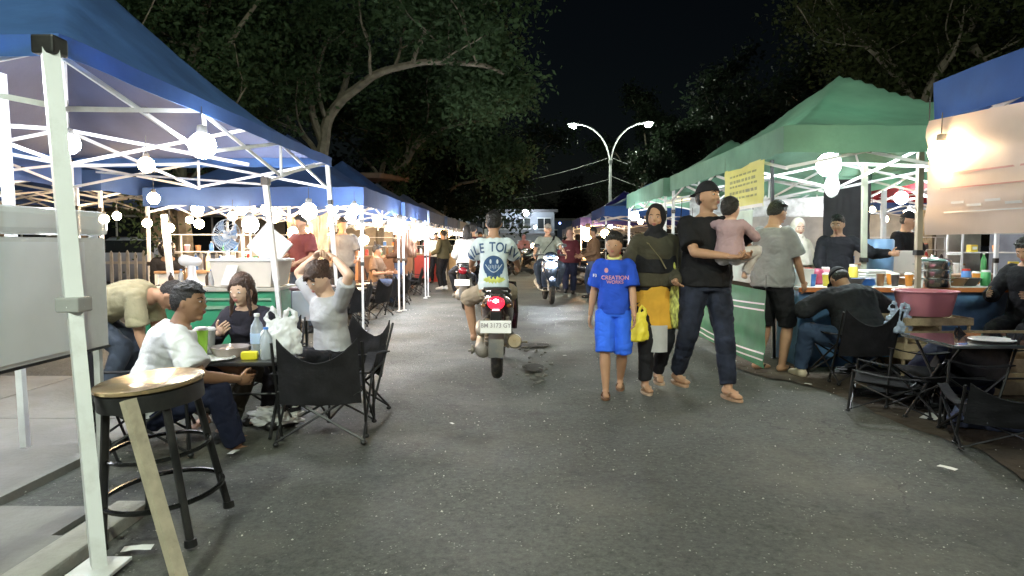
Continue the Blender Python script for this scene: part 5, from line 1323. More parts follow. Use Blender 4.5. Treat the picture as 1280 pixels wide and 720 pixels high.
def stall(idx, x0, x1, y, hgt, front, desc, n, seed, shelf=True, kinds='bjcx'):
    c = counter('%s food stall counter %s' % (desc, idx), x0, x1, y-.28, y+.28, hgt, WOODT, front, name='stall_counter')
    goods('on the %s stall counter' % desc, x0+.06-(0), x1-.06, y, hgt+.002, n, kinds, seed, .14, 'goods on the %s stall counter' % desc)
    if shelf:
        t = thing('display_shelf', 'glass display shelf standing on the %s stall counter' % desc, 'shelf', ((x0+x1)/2, y+.10, hgt+.002)); w = (x1-x0)*.8
        for a in (-1,1):
            m = MB(); m.bar((a*w/2,-.15,0), (a*w/2,-.15,.5), .02); m.bar((a*w/2,.15,0), (a*w/2,.15,.5), .02); m.bar((a*w/2,-.15,.24), (a*w/2,.15,.24), .018); m.build('side_frame', WHITEP, t)
        for z in (.26, .5): m = MB(); m.box((0,0,z), (w+.02,.32,.012)); m.build('shelf', WHITEP, t)
        goods('on the shelf of the %s stall' % desc, (x0+x1)/2-w/2+.05, (x0+x1)/2+w/2-.05, y+.1, hgt+.27, max(3, n-3), kinds, seed+5, .04, 'goods on the shelf of the %s stall' % desc, .7)
FR = [mat('front_orange', (.50,.18,.05), .5, var=.1), mat('front_red', (.42,.04,.03), .5, var=.1), mat('front_cream', (.60,.50,.34), .5, var=.1), mat('front_brown', (.18,.09,.05), .5, var=.2), mat('front_white', (.62,.62,.60), .5, var=.08)]
stall('behind the empty black chairs', -5.0, -3.75, 9.5, .85, FR[4], 'white-fronted', 8, 1)
stall('deeper in the second left tent', -5.0, -3.7, 12.0, .88, FR[2], 'cream-fronted', 8, 2)
stall('beside the seated customer in brown', -4.9, -3.5, 14.6, .88, FR[0], 'orange-fronted', 8, 3)
stall('at the third left tent', -4.6, -2.9, 18.7, .90, FR[3], 'brown-fronted', 8, 4)
stall('at the fourth left tent', -4.4, -2.5, 22.0, .90, FR[1], 'red-fronted', 7, 5)
stall('far along the left side', -4.4, -2.4, 27.5, .90, FR[2], 'pale cream-fronted', 6, 6, kinds='xj')
stall('at the bright blue right tent', 2.6, 4.6, 19.4, .85, FR[3], 'dark-fronted', 6, 7)
# tall brown drapes/garments hanging in the second tent (seen as dark vertical shapes)
for i, (px, Y, w, c) in enumerate(((511,13.6,.30,(.07,.035,.02)),(398,10.6,.30,(.30,.27,.22)),(372,11.5,.34,(.36,.30,.2)),(596,33,.4,(.3,.2,.12)))):
    if i == 3: continue
    x = at(px, Y)[0]
    hang_banner(['dark brown cloth hanging in the second left tent','beige cloth hanging beside the third pole','straw-coloured cloth hanging deep in the left tents'][i], (x-w/2, Y, 0), (x+w/2, Y+.02, 0), 1.72, .95, mat('cloth_%d' % i, c, .85, var=.3), None, wrinkle=.05, nm='hanging_cloth')

# ------------------------------------------------------------------ RIGHT STALL
OR = mat('orange_wood', (.50,.17,.06), .45, var=.2, scale=8)
rc = counter('long white-topped counter with an orange edge at the right stall', 2.72, 4.95, 6.65, 7.35, .80, mat('white_top', (.66,.66,.64), .4, var=.08), mat('front_blue', (.10,.20,.38), .5, var=.3))
m = MB(); m.box((0,-.362,.775), (2.24,.02,.045), bev=.004); m.build('edge_board', OR, rc)
goods('along the front of the white-topped counter', 2.85, 3.95, 6.85, .802, 8, 'wcpxc', 31, .07, 'dishes on the white-topped counter')
goods('along the back of the white-topped counter', 2.80, 4.85, 7.15, .802, 13, 'wpjcb', 32, .09, 'dishes on the white-topped counter')
goods('at the right end of the white-topped counter', 4.3, 4.9, 6.85, .802, 4, 'wxj', 35, .06, 'dishes on the white-topped counter')
def lathe_thing(name, label, catg, pos, prof, m_, n=24, group=None): m = MB(); m.lathe(prof, n=n); return solo(name, label, catg, m, m_, pos, group=group)
bk = thing('bucket', 'white round bucket on the counter beside the grey-shirted man', 'bucket', (W(1002,340,6.9).x, 6.85, .802))
m = MB(); m.lathe([(0,0),(.085,0),(.10,.17),(.095,.17),(.08,.006),(0,.006)], n=24); m.build('bucket_body', WHITE, bk, True); m = MB(); m.tube([(-.10,0,.15),(-.085,0,.06),(0,-.105,.03),(.085,0,.06),(.10,0,.15)], .003, 5); m.build('handle', STEEL, bk)
lathe_thing('paint_tub', 'pale blue tub beside the white bucket', 'tub', (W(982,345,6.8).x, 6.82, .802), [(0,0),(.07,0),(.09,.12),(.085,.12),(.066,.006),(0,.006)], mat('tub_pale_blue', (.22,.45,.70), .4, var=.05))
lathe_thing('round_jar', 'dark red round jar beyond the white bucket', 'jar', (W(1021,335,7.1).x, 7.1, .802), [(0,0),(.06,0),(.085,.06),(.08,.13),(.05,.16),(0,.165)], mat('plastic_wine', (.28,.03,.08), .3, var=.05))
st = thing('steamer_pot', 'stack of three shiny steel steamer pots on the counter', 'pot', (W(1170,340,6.75).x-.05, 6.72, .802))
for k in range(3):
    m = MB(); z = .085*k; m.lathe([(0,z),(.15,z),(.155,z+.006),(.155,z+.074),(.162,z+.080),(.150,z+.084),(0,z+.084)], n=34); o = m.build('pot_tier', STEEL, st, True)
    for a in (-1,1): m = MB(); m.tube([(a*.155,-.03,z+.05),(a*.185,-.02,z+.05),(a*.185,.02,z+.05),(a*.155,.03,z+.05)], .005, 6); m.build('handle', STEEL, o, True)
m = MB(); m.lathe([(0,.256),(.155,.256),(.13,.275),(.03,.290),(.02,.31),(0,.312)], n=30); m.build('lid', STEEL, st, True)
# pink basin on wooden crates
CRW = mat('crate_wood', (.42,.33,.20), .75, var=.25, scale=12, bump=.3, dirt=(.2,.15,.1), dirtamt=.5)
def crate(label, pos, w, d, h, group, rz=0):
    t = thing('wooden_crate', label, 'crate', pos, rz, group)
    for s_ in (-1, 1):
        m = MB()
        for z in (.12, .5, .88): m.box((0,s_*(d/2-.008),h*z), (w-.004,.014,h*.22), bev=.002)
        m.build('side_slats', CRW, t)
        m = MB()
        for z in (.12, .88): m.box((s_*(w/2-.008),0,h*z), (.014,d-.05,h*.22), bev=.002)
        m.build('end_slats', CRW, t)
        for q in (-1,1): m = MB(); m.bar((s_*(w/2-.026),q*(d/2-.026),0), (s_*(w/2-.026),q*(d/2-.026),h), .02); m.build('corner_post', CRW, t)
    m = MB(); m.box((0,0,.02), (w-.03,d-.03,.012)); m.build('base', CRW, t)
    return t
bxx = W(1155,400,6.0).x
crate('lower wooden crate under the pink basin', (bxx, 6.0, .012), .60, .42, .29, 'wooden crates under the pink basin')
crate('upper wooden crate directly under the pink basin', (bxx, 6.0, .304), .60, .42, .29, 'wooden crates under the pink basin', .05)
bs = thing('wash_basin', 'large pink plastic basin on the wooden crates', 'basin', (bxx, 6.0, .598)); bs.scale = (.92,.92,.86)
m = MB(); m.lathe([(0,0),(.21,0),(.22,.01),(.265,.235),(.285,.24),(.285,.252),(.255,.252),(.212,.016),(0,.014)], n=36); m.build('basin_body', mat('plastic_pink', (.90,.45,.54), .35, var=.05, transl=.25), bs, True)
bag('white and blue plastic bag stuffed beside the pink basin', (bxx-.30, 5.86, .46), .8, mat('bag_blue_white', (.45,.55,.70), .5, var=.3, scale=20), .03)
crate('wooden crate at the right edge behind the glossy table', (W(1250,420,5.4).x+.25, 5.6, .012), .6, .4, .48, 'wooden crates by the right stall')
# glossy table in front, chairs and folded frames on the soil
gt = low_table('glossy black low table at the right edge, reflecting the lamps', (W(1225,420,4.75).x+.12, 4.75, 0), 0, 1.0, .62, .56, mat('gloss_black', (.05,.055,.06), .10, var=.2, coat=1))
m = MB(); m.lathe([(0,0),(.10,0),(.14,.014),(.135,.018),(.10,.006),(0,.006)], n=28); solo('oval_plate', 'white plate on the glossy black table', 'plate', m, WHITE, (W(1230,415,4.7).x, 4.62, .562))
c3 = copy_tree(c1, (at(1066,6.1)[0], 6.05, .01), R(5), 'black camping chair under the person in the black jacket'); c3['group'] = GC
for i, (px, Y, rz, lb) in enumerate(((1192,4.75,100,'black camping chair with navy cloth in front of the wooden crates'),(1120,5.0,60,'low black camping chair turned to the glossy table'),(1262,4.1,-20,'black camping chair nearest to us at the right edge'))):
    o = copy_tree(c1, (at(px, Y)[0], Y, .01), R(rz), lb); o['group'] = GC; o.scale = (1, 1, (.92,.62,.62)[i])
def folded(label, pos, rz, sc=1):
    t = thing('folded_chair', label, 'chair', pos, rz, 'folded chairs lying on the soil')
    m = MB()
    for k in range(4): m.tube([(-.45,-.06+.04*k,.02+.01*k), (.45,-.08+.05*k,.04)], .010, 7)
    m.tube([(-.4,-.10,.05), (.4,.12,.06)], .010, 7); m.tube([(-.4,.10,.05), (.42,-.10,.06)], .010, 7)
    m.build('frame', DARKMET, t, True)
    g_ = [[(-.36+.72*u, -.10+.20*v, .07+.03*noise.noise(V((u*5, v*4, sc)))+.02*math.sin(v*3.1)) for v in [j/6 for j in range(7)]] for u in [i/12 for i in range(13)]]
    m = MB(); m.sheet(g_, .008); m.build('sling', BLACKF, t, True)
p = G(1150, 505); folded('folded black chair lying on the soil, nearer one', (p.x, p.y, .012), R(-28), 1)
p = G(1215, 520); folded('folded black chair lying on the soil at the right edge', (p.x+.1, p.y, .012), R(-20), 2)
p = G(1120, 478); folded('folded black chair lying behind the nearer folded one', (p.x, p.y+.1, .012), R(-34), 3)
# tarpaulin heap (navy) by the table
def heap(label, pos, r, h, m_, seed, nm='cloth_heap', catg='cloth'):
    b = MB(); b.ell((0,0,h*.35), (r,r*.7,h*.65), None, 20, 12); b.ell((r*.4,-.05,h*.3), (r*.6,r*.5,h*.45), None, 16, 10)
    me = voxel(b, .02, 3, lambda c: .05*noise.noise(c*5+V((seed,0,0)))+.02*noise.noise(c*14)); 
    for v in me.vertices: v.co.z = max(v.co.z, 0)
    o = put(me, nm, None, m_); o.location = pos; return tag(o, label, catg)
heap('crumpled navy cloth heaped under the glossy table', (W(1185,450,5.25).x, 5.25, .012), .30, .48, fabric('navy_cloth', (.014,.018,.045), var=.3), 1)
heap('pale blue crumpled cloth on the soil at the right edge', (W(1250,470,4.4).x, 4.5, .012), .26, .16, fabric('pale_blue_cloth', (.14,.17,.28)), 2)
# second stall at far right: counters with bottles
stall('behind the pink banner', 4.6, 6.6, 5.9, .80, mat('front_grey', (.12,.12,.12), .6, var=.2), 'grey-fronted', 9, 41, shelf=False, kinds='wpjcx')
for i in range(3):
    t = thing('water_dispenser_bottle', 'large blue water bottle, %s from the left behind the pink banner' % words[i], 'bottle', (5.05+.27*i, 6.45, .82), 0, 'large blue water bottles')
    m = MB(); m.lathe([(0,0),(.11,0),(.12,.02),(.12,.10),(.113,.115),(.12,.13),(.12,.24),(.05,.31),(.045,.35),(0,.35)], n=24); m.build('bottle_body', mat('water_blue', (.10,.32,.75), .1, var=0, trans=.4), t, True)
    m = MB(); m.lathe([(0,.35),(.05,.35),(.05,.39),(0,.39)], n=16); m.build('cap', WHITE, t, True)
counter('dark back shelf carrying the blue water bottles', 4.8, 6.4, 6.25, 6.65, .82, WOODT, FR[3])
stall('in the back of the red tent', 5.3, 7.4, 8.6, .85, FR[2], 'pale brown-fronted', 8, 45)
lathe_thing('tall_bucket', 'tall pale blue drum behind the counter of the right stall', 'drum', (W(1099,300,8.3).x, 8.3, .86), [(0,0),(.15,0),(.16,.02),(.165,.40),(.15,.42),(0,.42)], mat('drum_blue', (.20,.36,.58), .4, var=.05))
m = MB(); m.box((0,0,.14), (.40,.26,.28), bev=.02); solo('cardboard_box', 'pale box beside the tall blue drum', 'box', m, mat('card_pale', (.62,.56,.50), .8, var=.08), (W(1122,310,8.3).x, 8.35, .86), smooth=False)
counter('wooden back counter under the blue drum', 4.0, 5.6, 8.1, 8.6, .855, WOODT, FR[3])
m = MB(); m.ell((0,0,0), (.085,.06,.13), None, 14, 10, lambda p: V((p.x*(1-.3*max(0, p.z)), p.y, p.z))); m.tube([(0,0,.12),(0,0,.30)], .008, 5)
solo('hanging_bag', 'white plastic bag hanging below the big white lamp of the green tent', 'bag', m, BAGW, (W(1040,232,7.4).x, 7.4, W(1040,232,7.4).z))
# stack of trays
for k in range(5):
    m = MB(); m.box((0,0,.012), (.34,.24,.022), bev=.006); solo('tray', 'white tray, %s from the bottom of the stack behind the vendor in black' % words[k], 'tray', m, WHITE, (W(1068,335,7.6).x, 7.25, .803+.03*k), .1*k, 'stack of white trays', smooth=False)

tent('navy tent in the second row behind the red one', 5.6, 8.8, 12.0, 15.4, 2.15, 2.9, BLUE2, group=GRr, seed=41)
tent('white tent deep in the back row on the right', 9.0, 12.2, 8.0, 11.6, 2.15, 2.9, tentfab('tent_white', (.55,.56,.58)), group=GRr, seed=42)
stall('in the navy back tent on the right', 5.8, 8.4, 13.2, .85, FR[4], 'pale-fronted', 7, 51)
stall('under the deep white tent on the right', 8.9, 11.4, 9.2, .85, FR[1], 'bright red-fronted', 7, 52)
hang_banner('pale blue cloth wall at the back of the white tent on the right', (8.0, 11.7, 0), (13.5, 11.75, 0), 2.1, .5, mat('cloth_wall_blue', (.30,.36,.46), .7, var=.25, scale=3), None, sag=.02)
hang_banner('pale cloth wall behind the navy back tent on the right', (4.9, 15.6, 0), (10.5, 15.65, 0), 2.0, .6, mat('cloth_wall_pale', (.42,.42,.40), .7, var=.3, scale=3), None, sag=.02)
for i, (x, y) in enumerate(((6.4,13.0),(8.0,14.2),(10.0,9.0),(11.2,10.4),(5.2,9.4))):
    bulb('lamp in the back rows of the right tents, %s of five' % words[i], (x, y, 1.85), .07, ('white','warm')[i % 2], None, 'lamps hanging in the tents', .2)
# ------------------------------------------------------------------ FENCE, HOUSES, FAR THINGS
FEN = mat('fence_white', (.66,.65,.62), .6, var=.1, dirt=(.3,.28,.25), dirtamt=.5)
def fence(label, x0, x1, y, h=1.08):
    t = thing('picket_fence', label, 'fence', ((x0+x1)/2, y, 0)); w = x1-x0
    m = MB()
    for z in (.25, .85): m.box((0,.02,z), (w,.03,.05))
    m.build('rail', FEN, t)
    n = int(w/.155)
    for k in range(n):
        x = -w/2+w*(k+.5)/n; m = MB()
        hh = h+.02*math.sin(k*2.7); m.rings([[(x-.03,-.012,.05),(x+.03,-.012,.05),(x+.03,.004,.05),(x-.03,.004,.05)],[(x-.03,-.012,hh-.05),(x+.03,-.012,hh-.05),(x+.03,.004,hh-.05),(x-.03,.004,hh-.05)],[(x-.004,-.012,hh),(x+.004,-.012,hh),(x+.004,.004,hh),(x-.004,.004,hh)]])
        m.build('picket', FEN, t)
    m = MB()
    for q in (-1, 0, 1): m.box((q*w/2,.06,h/2), (.08,.06,h))
    m.build('post', FEN, t)
fence('white picket fence left of the tree trunk behind the tents', -10.6, -7.05, 13.4)
fence('white picket fence right of the tree trunk behind the tents', -6.7, -3.9, 13.4)
OLDW = mat('old_wall', (.26,.22,.17), .8, var=.2, scale=1.4, bump=.3, dirt=(.10,.08,.06), dirtamt=.7)
t = thing('long_shed', 'low brown shed with columns behind the picket fence', 'building', (-12.6, 20.0, 0))
m = MB(); m.box((0,2.0,1.5), (17,.2,3.0)); m.build('wall', OLDW, t)
m = MB(); m.box((0,0,3.15), (18,5.0,.14), rot('X', 4), .02); m.build('roof', mat('rust_roof', (.12,.07,.05), .7, var=.3, scale=3), t)
for k in range(8): m = MB(); m.box((-8+2.2*k,-1.9,1.48), (.26,.26,2.96), bev=.02); m.build('column', mat('column_tan', (.42,.30,.20), .7, var=.2), t)
for k in range(5):
    m = MB(); m.box((-6.6+3.1*k,1.88,1.55), (1.5,.04,1.1)); w_ = m.build('window', mat('window_dark', (.02,.025,.03), .1, var=0), t); m = MB(); m.box((-6.6+3.1*k,1.85,1.55), (.05,.03,1.1)); m.box((-6.6+3.1*k,1.84,2.12), (1.6,.05,.07)); m.build('frame', WHITEP, w_)
# parked car seen through the fence
t = thing('parked_car', 'pale blue car parked behind the left picket fence', 'car', (W(178,320,17).x, 17.0, 0), R(92))
b = MB(); secs = [(-2.0,.55,.35,.62),(-1.7,.78,.28,.95),(-1.0,.82,.26,1.02),(-.5,.80,.26,1.40),(.5,.80,.26,1.42),(1.1,.82,.26,1.0),(1.8,.78,.30,.86),(2.05,.60,.38,.62)]
rs = []
for y, w, z0, z1 in secs:
    rs.append([(w*(1 if math.cos(a) > 0 else -1)*abs(math.cos(a))**.35*(1-.18*max(0, math.sin(a))*(1 if z1 > 1.2 else 0)), y, (z0+z1)/2+(z1-z0)/2*(1 if math.sin(a) > 0 else -1)*abs(math.sin(a))**.5) for a in [6.283*k/24 for k in range(24)]])
b.rings(rs); b.build('body', mat('car_paint_pale', (.45,.52,.65), .2, var=0, coat=1), t, True)
for q in (-1, 1):
    m = MB(); m.box((q*.745,0,1.16), (.03,1.35,.30), rot('Y', q*-12), .01); m.build('window', mat('window_dark', (0,0,0)), t)
    for y in (-1.3, 1.3): m = MB(); m.lathe([(.2,-.1),(.32,-.1),(.33,0),(.32,.1),(.2,.1)], (q*.72, y, .33), 24, 'x', closed=True); w_ = m.build('wheel', RUBBER, t, True); m = MB(); m.lathe([(0,-.08),(.2,-.08),(.2,.08),(0,.08)], (q*.72, y, .33), 16, 'x'); m.build('rim', STEEL, w_, True)
    m = MB(); m.ell((q*.55,2.0,.66), (.14,.06,.07), None, 12, 8); m.build('headlight', mat('lamp_glass', (.6,.65,.7), .1, var=0), t, True)
# far building at the end of the street
def house(label, x, y, w, d, h, wall, nfl=2, nwin=5, roofm=None, sign=False):
    t = thing('street_building', label, 'building', (x, y, 0))
    m = MB(); m.box((0,d/2,h/2), (w,d,h)); m.build('wall', wall, t)
    m = MB(); m.box((0,d/2,h+.12), (w+.6,d+.6,.24)); m.box((0,-.05,h*.52), (w+.1,.5,.12)); m.build('roof_edge', roofm or mat('concrete_dark', (.14,.14,.15), .8), t)
    for f_ in range(nfl):
        for k in range(nwin):
            ww = w/nwin; zc = h*(f_+.5)/nfl; xx = -w/2+ww*(k+.5)
            m = MB(); m.box((xx,-.01,zc), (ww*.62,.06,h/nfl*.45)); o = m.build('window', mat('window_dark', (0,0,0)), t)
            m = MB(); m.box((xx,-.05,zc), (.06,.04,h/nfl*.45)); m.box((xx,-.06,zc-h/nfl*.24), (ww*.72,.12,.07)); m.box((xx,-.055,zc+h/nfl*.24), (ww*.70,.06,.06)); m.build('frame', WHITEP, o)
    return t
HW = mat('building_grey', (.30,.33,.38), .8, var=.1, scale=.6, dirt=(.16,.17,.2), dirtamt=.6)
b1 = house('grey flat building closing the end of the street', W(642,300,62).x, 62, 7.4, 6, 4.1, HW, 2, 4)
m = MB()
for k in range(7): m.box((-.8+.0*k,-.07,2.3+.12*k), (5.4,.03,.03))
m.build('shutter_line', mat('concrete_dark', (0,0,0)), b1)
house('dark blue-lit building right of the grey one', W(690,300,70).x, 70, 5, 5, 3.6, mat('building_blue', (.10,.13,.24), .8, var=.1), 1, 3)  # the wall material itself is dark blue
house('dark low building at the far left end of the street', W(560,300,74).x-4, 74, 14, 5, 3.2, mat('building_dark', (.06,.06,.07), .8, var=.2), 1, 6)
house('dark low building at the far right end of the street', W(760,300,66).x+3, 66, 12, 5, 3.0, mat('building_brown', (.07,.05,.04), .8, var=.2), 1, 6)
# flood lamps on the far building
for i, (px, py, Y, s_, lb) in enumerate(((657,266,61,70,'bright floodlight on the top corner of the grey far building'),(669,284,60,40,'small lamp below the floodlight on the far building'),(618,268,56,40,'small white lamp just above the scooter rider'),(700,279,60,6,'faint blue lamp right of the far building'))):
    t = thing('flood_lamp', lb, 'lamp', tuple(W(px, py, Y)))
    r_ = (.28,.13,.12,.08)[i]
    m = MB(); m.ell((0,0,0), (r_,r_*.5,r_), None, 12, 8); m.build('lens', mat('flood_%d' % i, (1,1,1), var=0, emit=(.8,.9,1) if i < 3 else (.2,.3,1), estr=s_), t, True)
    m = MB(); m.box((0,r_*.7,0), (r_*1.8,r_*.4,r_*1.8), bev=.02); m.build('housing', DARKMET, t)
# parked motorcycles in the far distance
sp = scooter('parked dark scooter in the distance, nearest of the parked ones', (at(655,27)[0], 27, 0), 150, mat('scooter_black', (0,0,0)), group='scooters parked far down the street')
for i, (px, Y, rz) in enumerate(((648,29.5,40),(667,31,160),(643,33,200),(660,35.5,140),(672,38,20),(651,40,170),(738,19.2,250),(748,19.9,245),(757,20.7,255),(700,37,200))):
    c = copy_tree(sp, (at(px, Y)[0], Y, 0), R(rz), ('parked dark scooter, %s behind the nearest parked one in the street' % words[i]) if i not in (6,7,8) else 'parked dark scooter, %s beside the lamp-lit pole of the right tents' % words[i-6])
# small distant string of lamps at street end
for i, (px, py) in enumerate(((650,306),(658,308),(666,307),(671,307),(676,307),(640,309),(605,306),(597,300))):
    bulb('tiny bright lamp, %s in the line at the far end of the street' % words[i], tuple(W(px, py, 48)), .13, 'warm' if i % 3 else 'white', 25, 'tiny lamps at the far end of the street', .05)

# ------------------------------------------------------------------ STREET LAMPS
POLE = mat('galvanised', (.48,.49,.50), .45, .3, var=.1)
def street_lamp(label, pos, H=7.9, span=2.15, rz=0, glow=900):
    t = thing('street_lamp', label, 'street lamp', pos, rz)
    m = MB(); m.tube([(0,0,0),(0,0,H*.4),(0,0,H*.76)], [.10,.08,.06], 12); m.lathe([(0,0),(.2,0),(.2,.03),(.12,.05),(.11,.5),(0,.5)], n=14); m.build('pole', POLE, t, True)
    for q, hh in ((-1, H-.05), (1, H+.02)):
        arm = MB(); pts = [(q*span*(1-math.cos(R(a)))*1.0, 0, H*.70+(hh-H*.70)*math.sin(R(a))) for a in range(0, 91, 9)]
        arm.tube(pts, .045, 8); a = arm.build('arm', POLE, t, True)
        h = MB(); h.box((q*(span+.22),0,hh+.03), (.62,.24,.09), bev=.04); ho = h.build('lamp_head', POLE, t, True)
        e = MB(); e.ell((q*(span+.22),0,hh-.08), (.21,.16,.15), None, 14, 8); e.build('lens', mat('street_lens', (1,1,1), var=0, emit=(.88,1.0,.80), estr=glow), ho, True)
    m = MB(); m.box((0,-.06,H*.735), (.20,.16,.22), bev=.03); m.box((0,0,H*.30), (.5,.14,.3), bev=.05); m.build('clamp_box', POLE, t)
    return t
LP = W(762, 300, 38)
street_lamp('double-armed grey street lamp with two lit heads beyond the right tents', (LP.x, 38, 0), 7.85, 1.85, 0, 420)
street_lamp('double-armed street lamp on the pavement behind the viewpoint', (-.3, -4.2, 0), 7.6, 2.2, 0, 900)  # added lamp out of view, brightens the near road and the board
m = MB()
def wire(a, b, sag):
    a, b = V(a), V(b); m = MB(); m.tube([a.lerp(b, k/16)-V((0,0,sag*4*(k/16)*(1-k/16))) for k in range(17)], .012, 5); return m
for i, (a, b, s_) in enumerate((((LP.x,38,6.0),(-10,44,5.2),1.0),((LP.x,38,4.8),(-11,43,4.0),.8),((LP.x,38,6.0),(16,32,5.0),1.2),((LP.x,38,5.0),(13,33,3.8),.8))):
    solo('overhead_cable', ['upper cable running left from the street lamp','lower cable running left from the street lamp','upper cable running right from the street lamp','lower cable running right from the street lamp'][i], 'cable', wire(a, b, s_), mat('cable_grey', (.12,.12,.12), .7, var=0))

# ------------------------------------------------------------------ BULBS
big = [(253,182,4.6,.085,'white','big white lamp hanging in the first whole blue tent'),(183,206,5.0,.055,'warm','warm round lamp left of the big white one'),(192,248,7.2,.06,'warm','warm lamp right above the bright white tent post'),
       (130,274,8.2,.055,'warm','left one of the twin warm lamps by the white board'),(146,270,8.6,.05,'warm','right one of the twin warm lamps by the white board'),(184,279,8.8,.055,'warm','low warm lamp left of the bright tent post'),
       (212,285,7.6,.05,'warm','warm lamp touching the bright tent post'),(237,275,8.9,.045,'warm','small warm lamp right of the bright tent post'),(249,280,9.0,.06,'warm','larger warm lamp right of the small one by the tent post'),
       (291,270,9.2,.06,'warm','warm lamp above the picket fence'),(313,281,7.4,.085,'white','white lamp above the table fan'),(346,268,9.6,.05,'white','white lamp left of the third pole'),
       (386,264,7.7,.09,'white','large white lamp above the woman tying her hair'),(443,262,8.9,.07,'white','white lamp at the corner of the large blue tent'),(377,279,9.9,.06,'warm','warm lamp below the large white one'),(367,291,10.5,.09,'amber','amber lamp behind the pole of the display box'),
       (384,293,10.8,.10,'amber','amber lamp beside the other amber lamp'),(411,297,12.5,.08,'warm','warm lamp left in the second tent'),(430,296,12.9,.08,'warm','warm lamp second from left in the second tent'),(455,300,10.2,.07,'warm','warm lamp beside the double tent pole'),
       (500,284,11.6,.13,'white','very bright white lamp at the second tent pole'),(524,290,13.6,.15,'white','very bright white lamp in front of the last near pole'),(533,290,15.4,.11,'white','white lamp at the end pole of the second tent'),
       (1036,206,7.0,.115,'white','big white lamp under the tall green tent'),(1176,190,4.05,.065,'warm','warm lamp glowing at the left end of the pink banner'),(1137,270,9.6,.09,'white','white lamp beside the vendor with the cap'),(1106,274,10.5,.05,'warm','small warm lamp left of the vendor with the cap'),
       (735,293,22.4,.22,'amber','huge warm lamp on the first pole of the far right tents'),(793,270,12.5,.08,'white','white lamp left of the woman in the black headscarf'),(756,292,23.2,.14,'amber','warm lamp behind the boy'),(1090,262,9.2,.04,'warm','tiny warm lamp behind the tent pole'),(820,262,13.0,.06,'white','white lamp behind the head of the woman in the headscarf')]
for px, py, Y, r_, tp, lb in big:
    bulb(lb, tuple(W(px, py, Y)), r_*.85, tp, None, 'lamps hanging in the tents', .12)
k_ = 0
for ti, y in enumerate((9.9,11.3,12.9,14.4,16.2,17.6,19.4,21.0,23.0,25.0,27.4,30.0,33.0,36.5,40.0)):
    for xi, x in enumerate((-4.6,-3.7,-2.75) if y < 20 else (-4.2,-2.9)):
        tp = 'white' if (ti+xi) % 4 == 0 else ('warm' if (ti+xi) % 2 else 'amber')
        bulb('%s lamp, %s across in the %s lamp row of the left tents' % ({'white':'white','warm':'warm','amber':'amber'}[tp], ['first','second','third'][xi], words[ti]), (x+rr.uniform(-.1,.1), y+rr.uniform(-.1,.1), 1.66+.12*rr.random()), .05+.004*y*.5, tp, 22, 'lamps hanging in the tents', .2)
for i, (x, y) in enumerate(((3.0,11.6),(4.3,11.9),(3.4,19.3),(3.2,24.2),(3.0,28.5),(3.4,33.0),(7.0,9.7),(4.6,7.5),(7.3,5.4),(4.7,1.8))):
    bulb('lamp in the right tents, %s counted from the tall green tent outwards' % words[i], (x, y, 1.85), .06, ('warm','white')[i % 2], 30, 'lamps hanging in the tents', .2)
for i, (x, y) in enumerate(((-3.7,3.9),(-3.3,5.0),(-7.0,6.2),(-6.9,10.4))):
    bulb('lamp in the left tents nearest the board, %s one' % words[i], (x, y, 1.95), .06, ('white','white','warm','warm')[i], None, 'lamps hanging in the tents', .2)

for i, (x, y, z) in enumerate(((-2.75,3.35,2.02),(-4.6,3.6,2.02),(3.3,2.7,1.98))):  # out-of-view lamps added to brighten the board, table people and right furniture
    bulb(['white lamp near the thick whitish pole of the large blue tent','white lamp inward from the thick whitish pole','lamp under the bright blue tent at the right edge'][i], (x, y, z), (.07,.07,.05)[i], 'white', None, 'lamps hanging in the tents', .12)
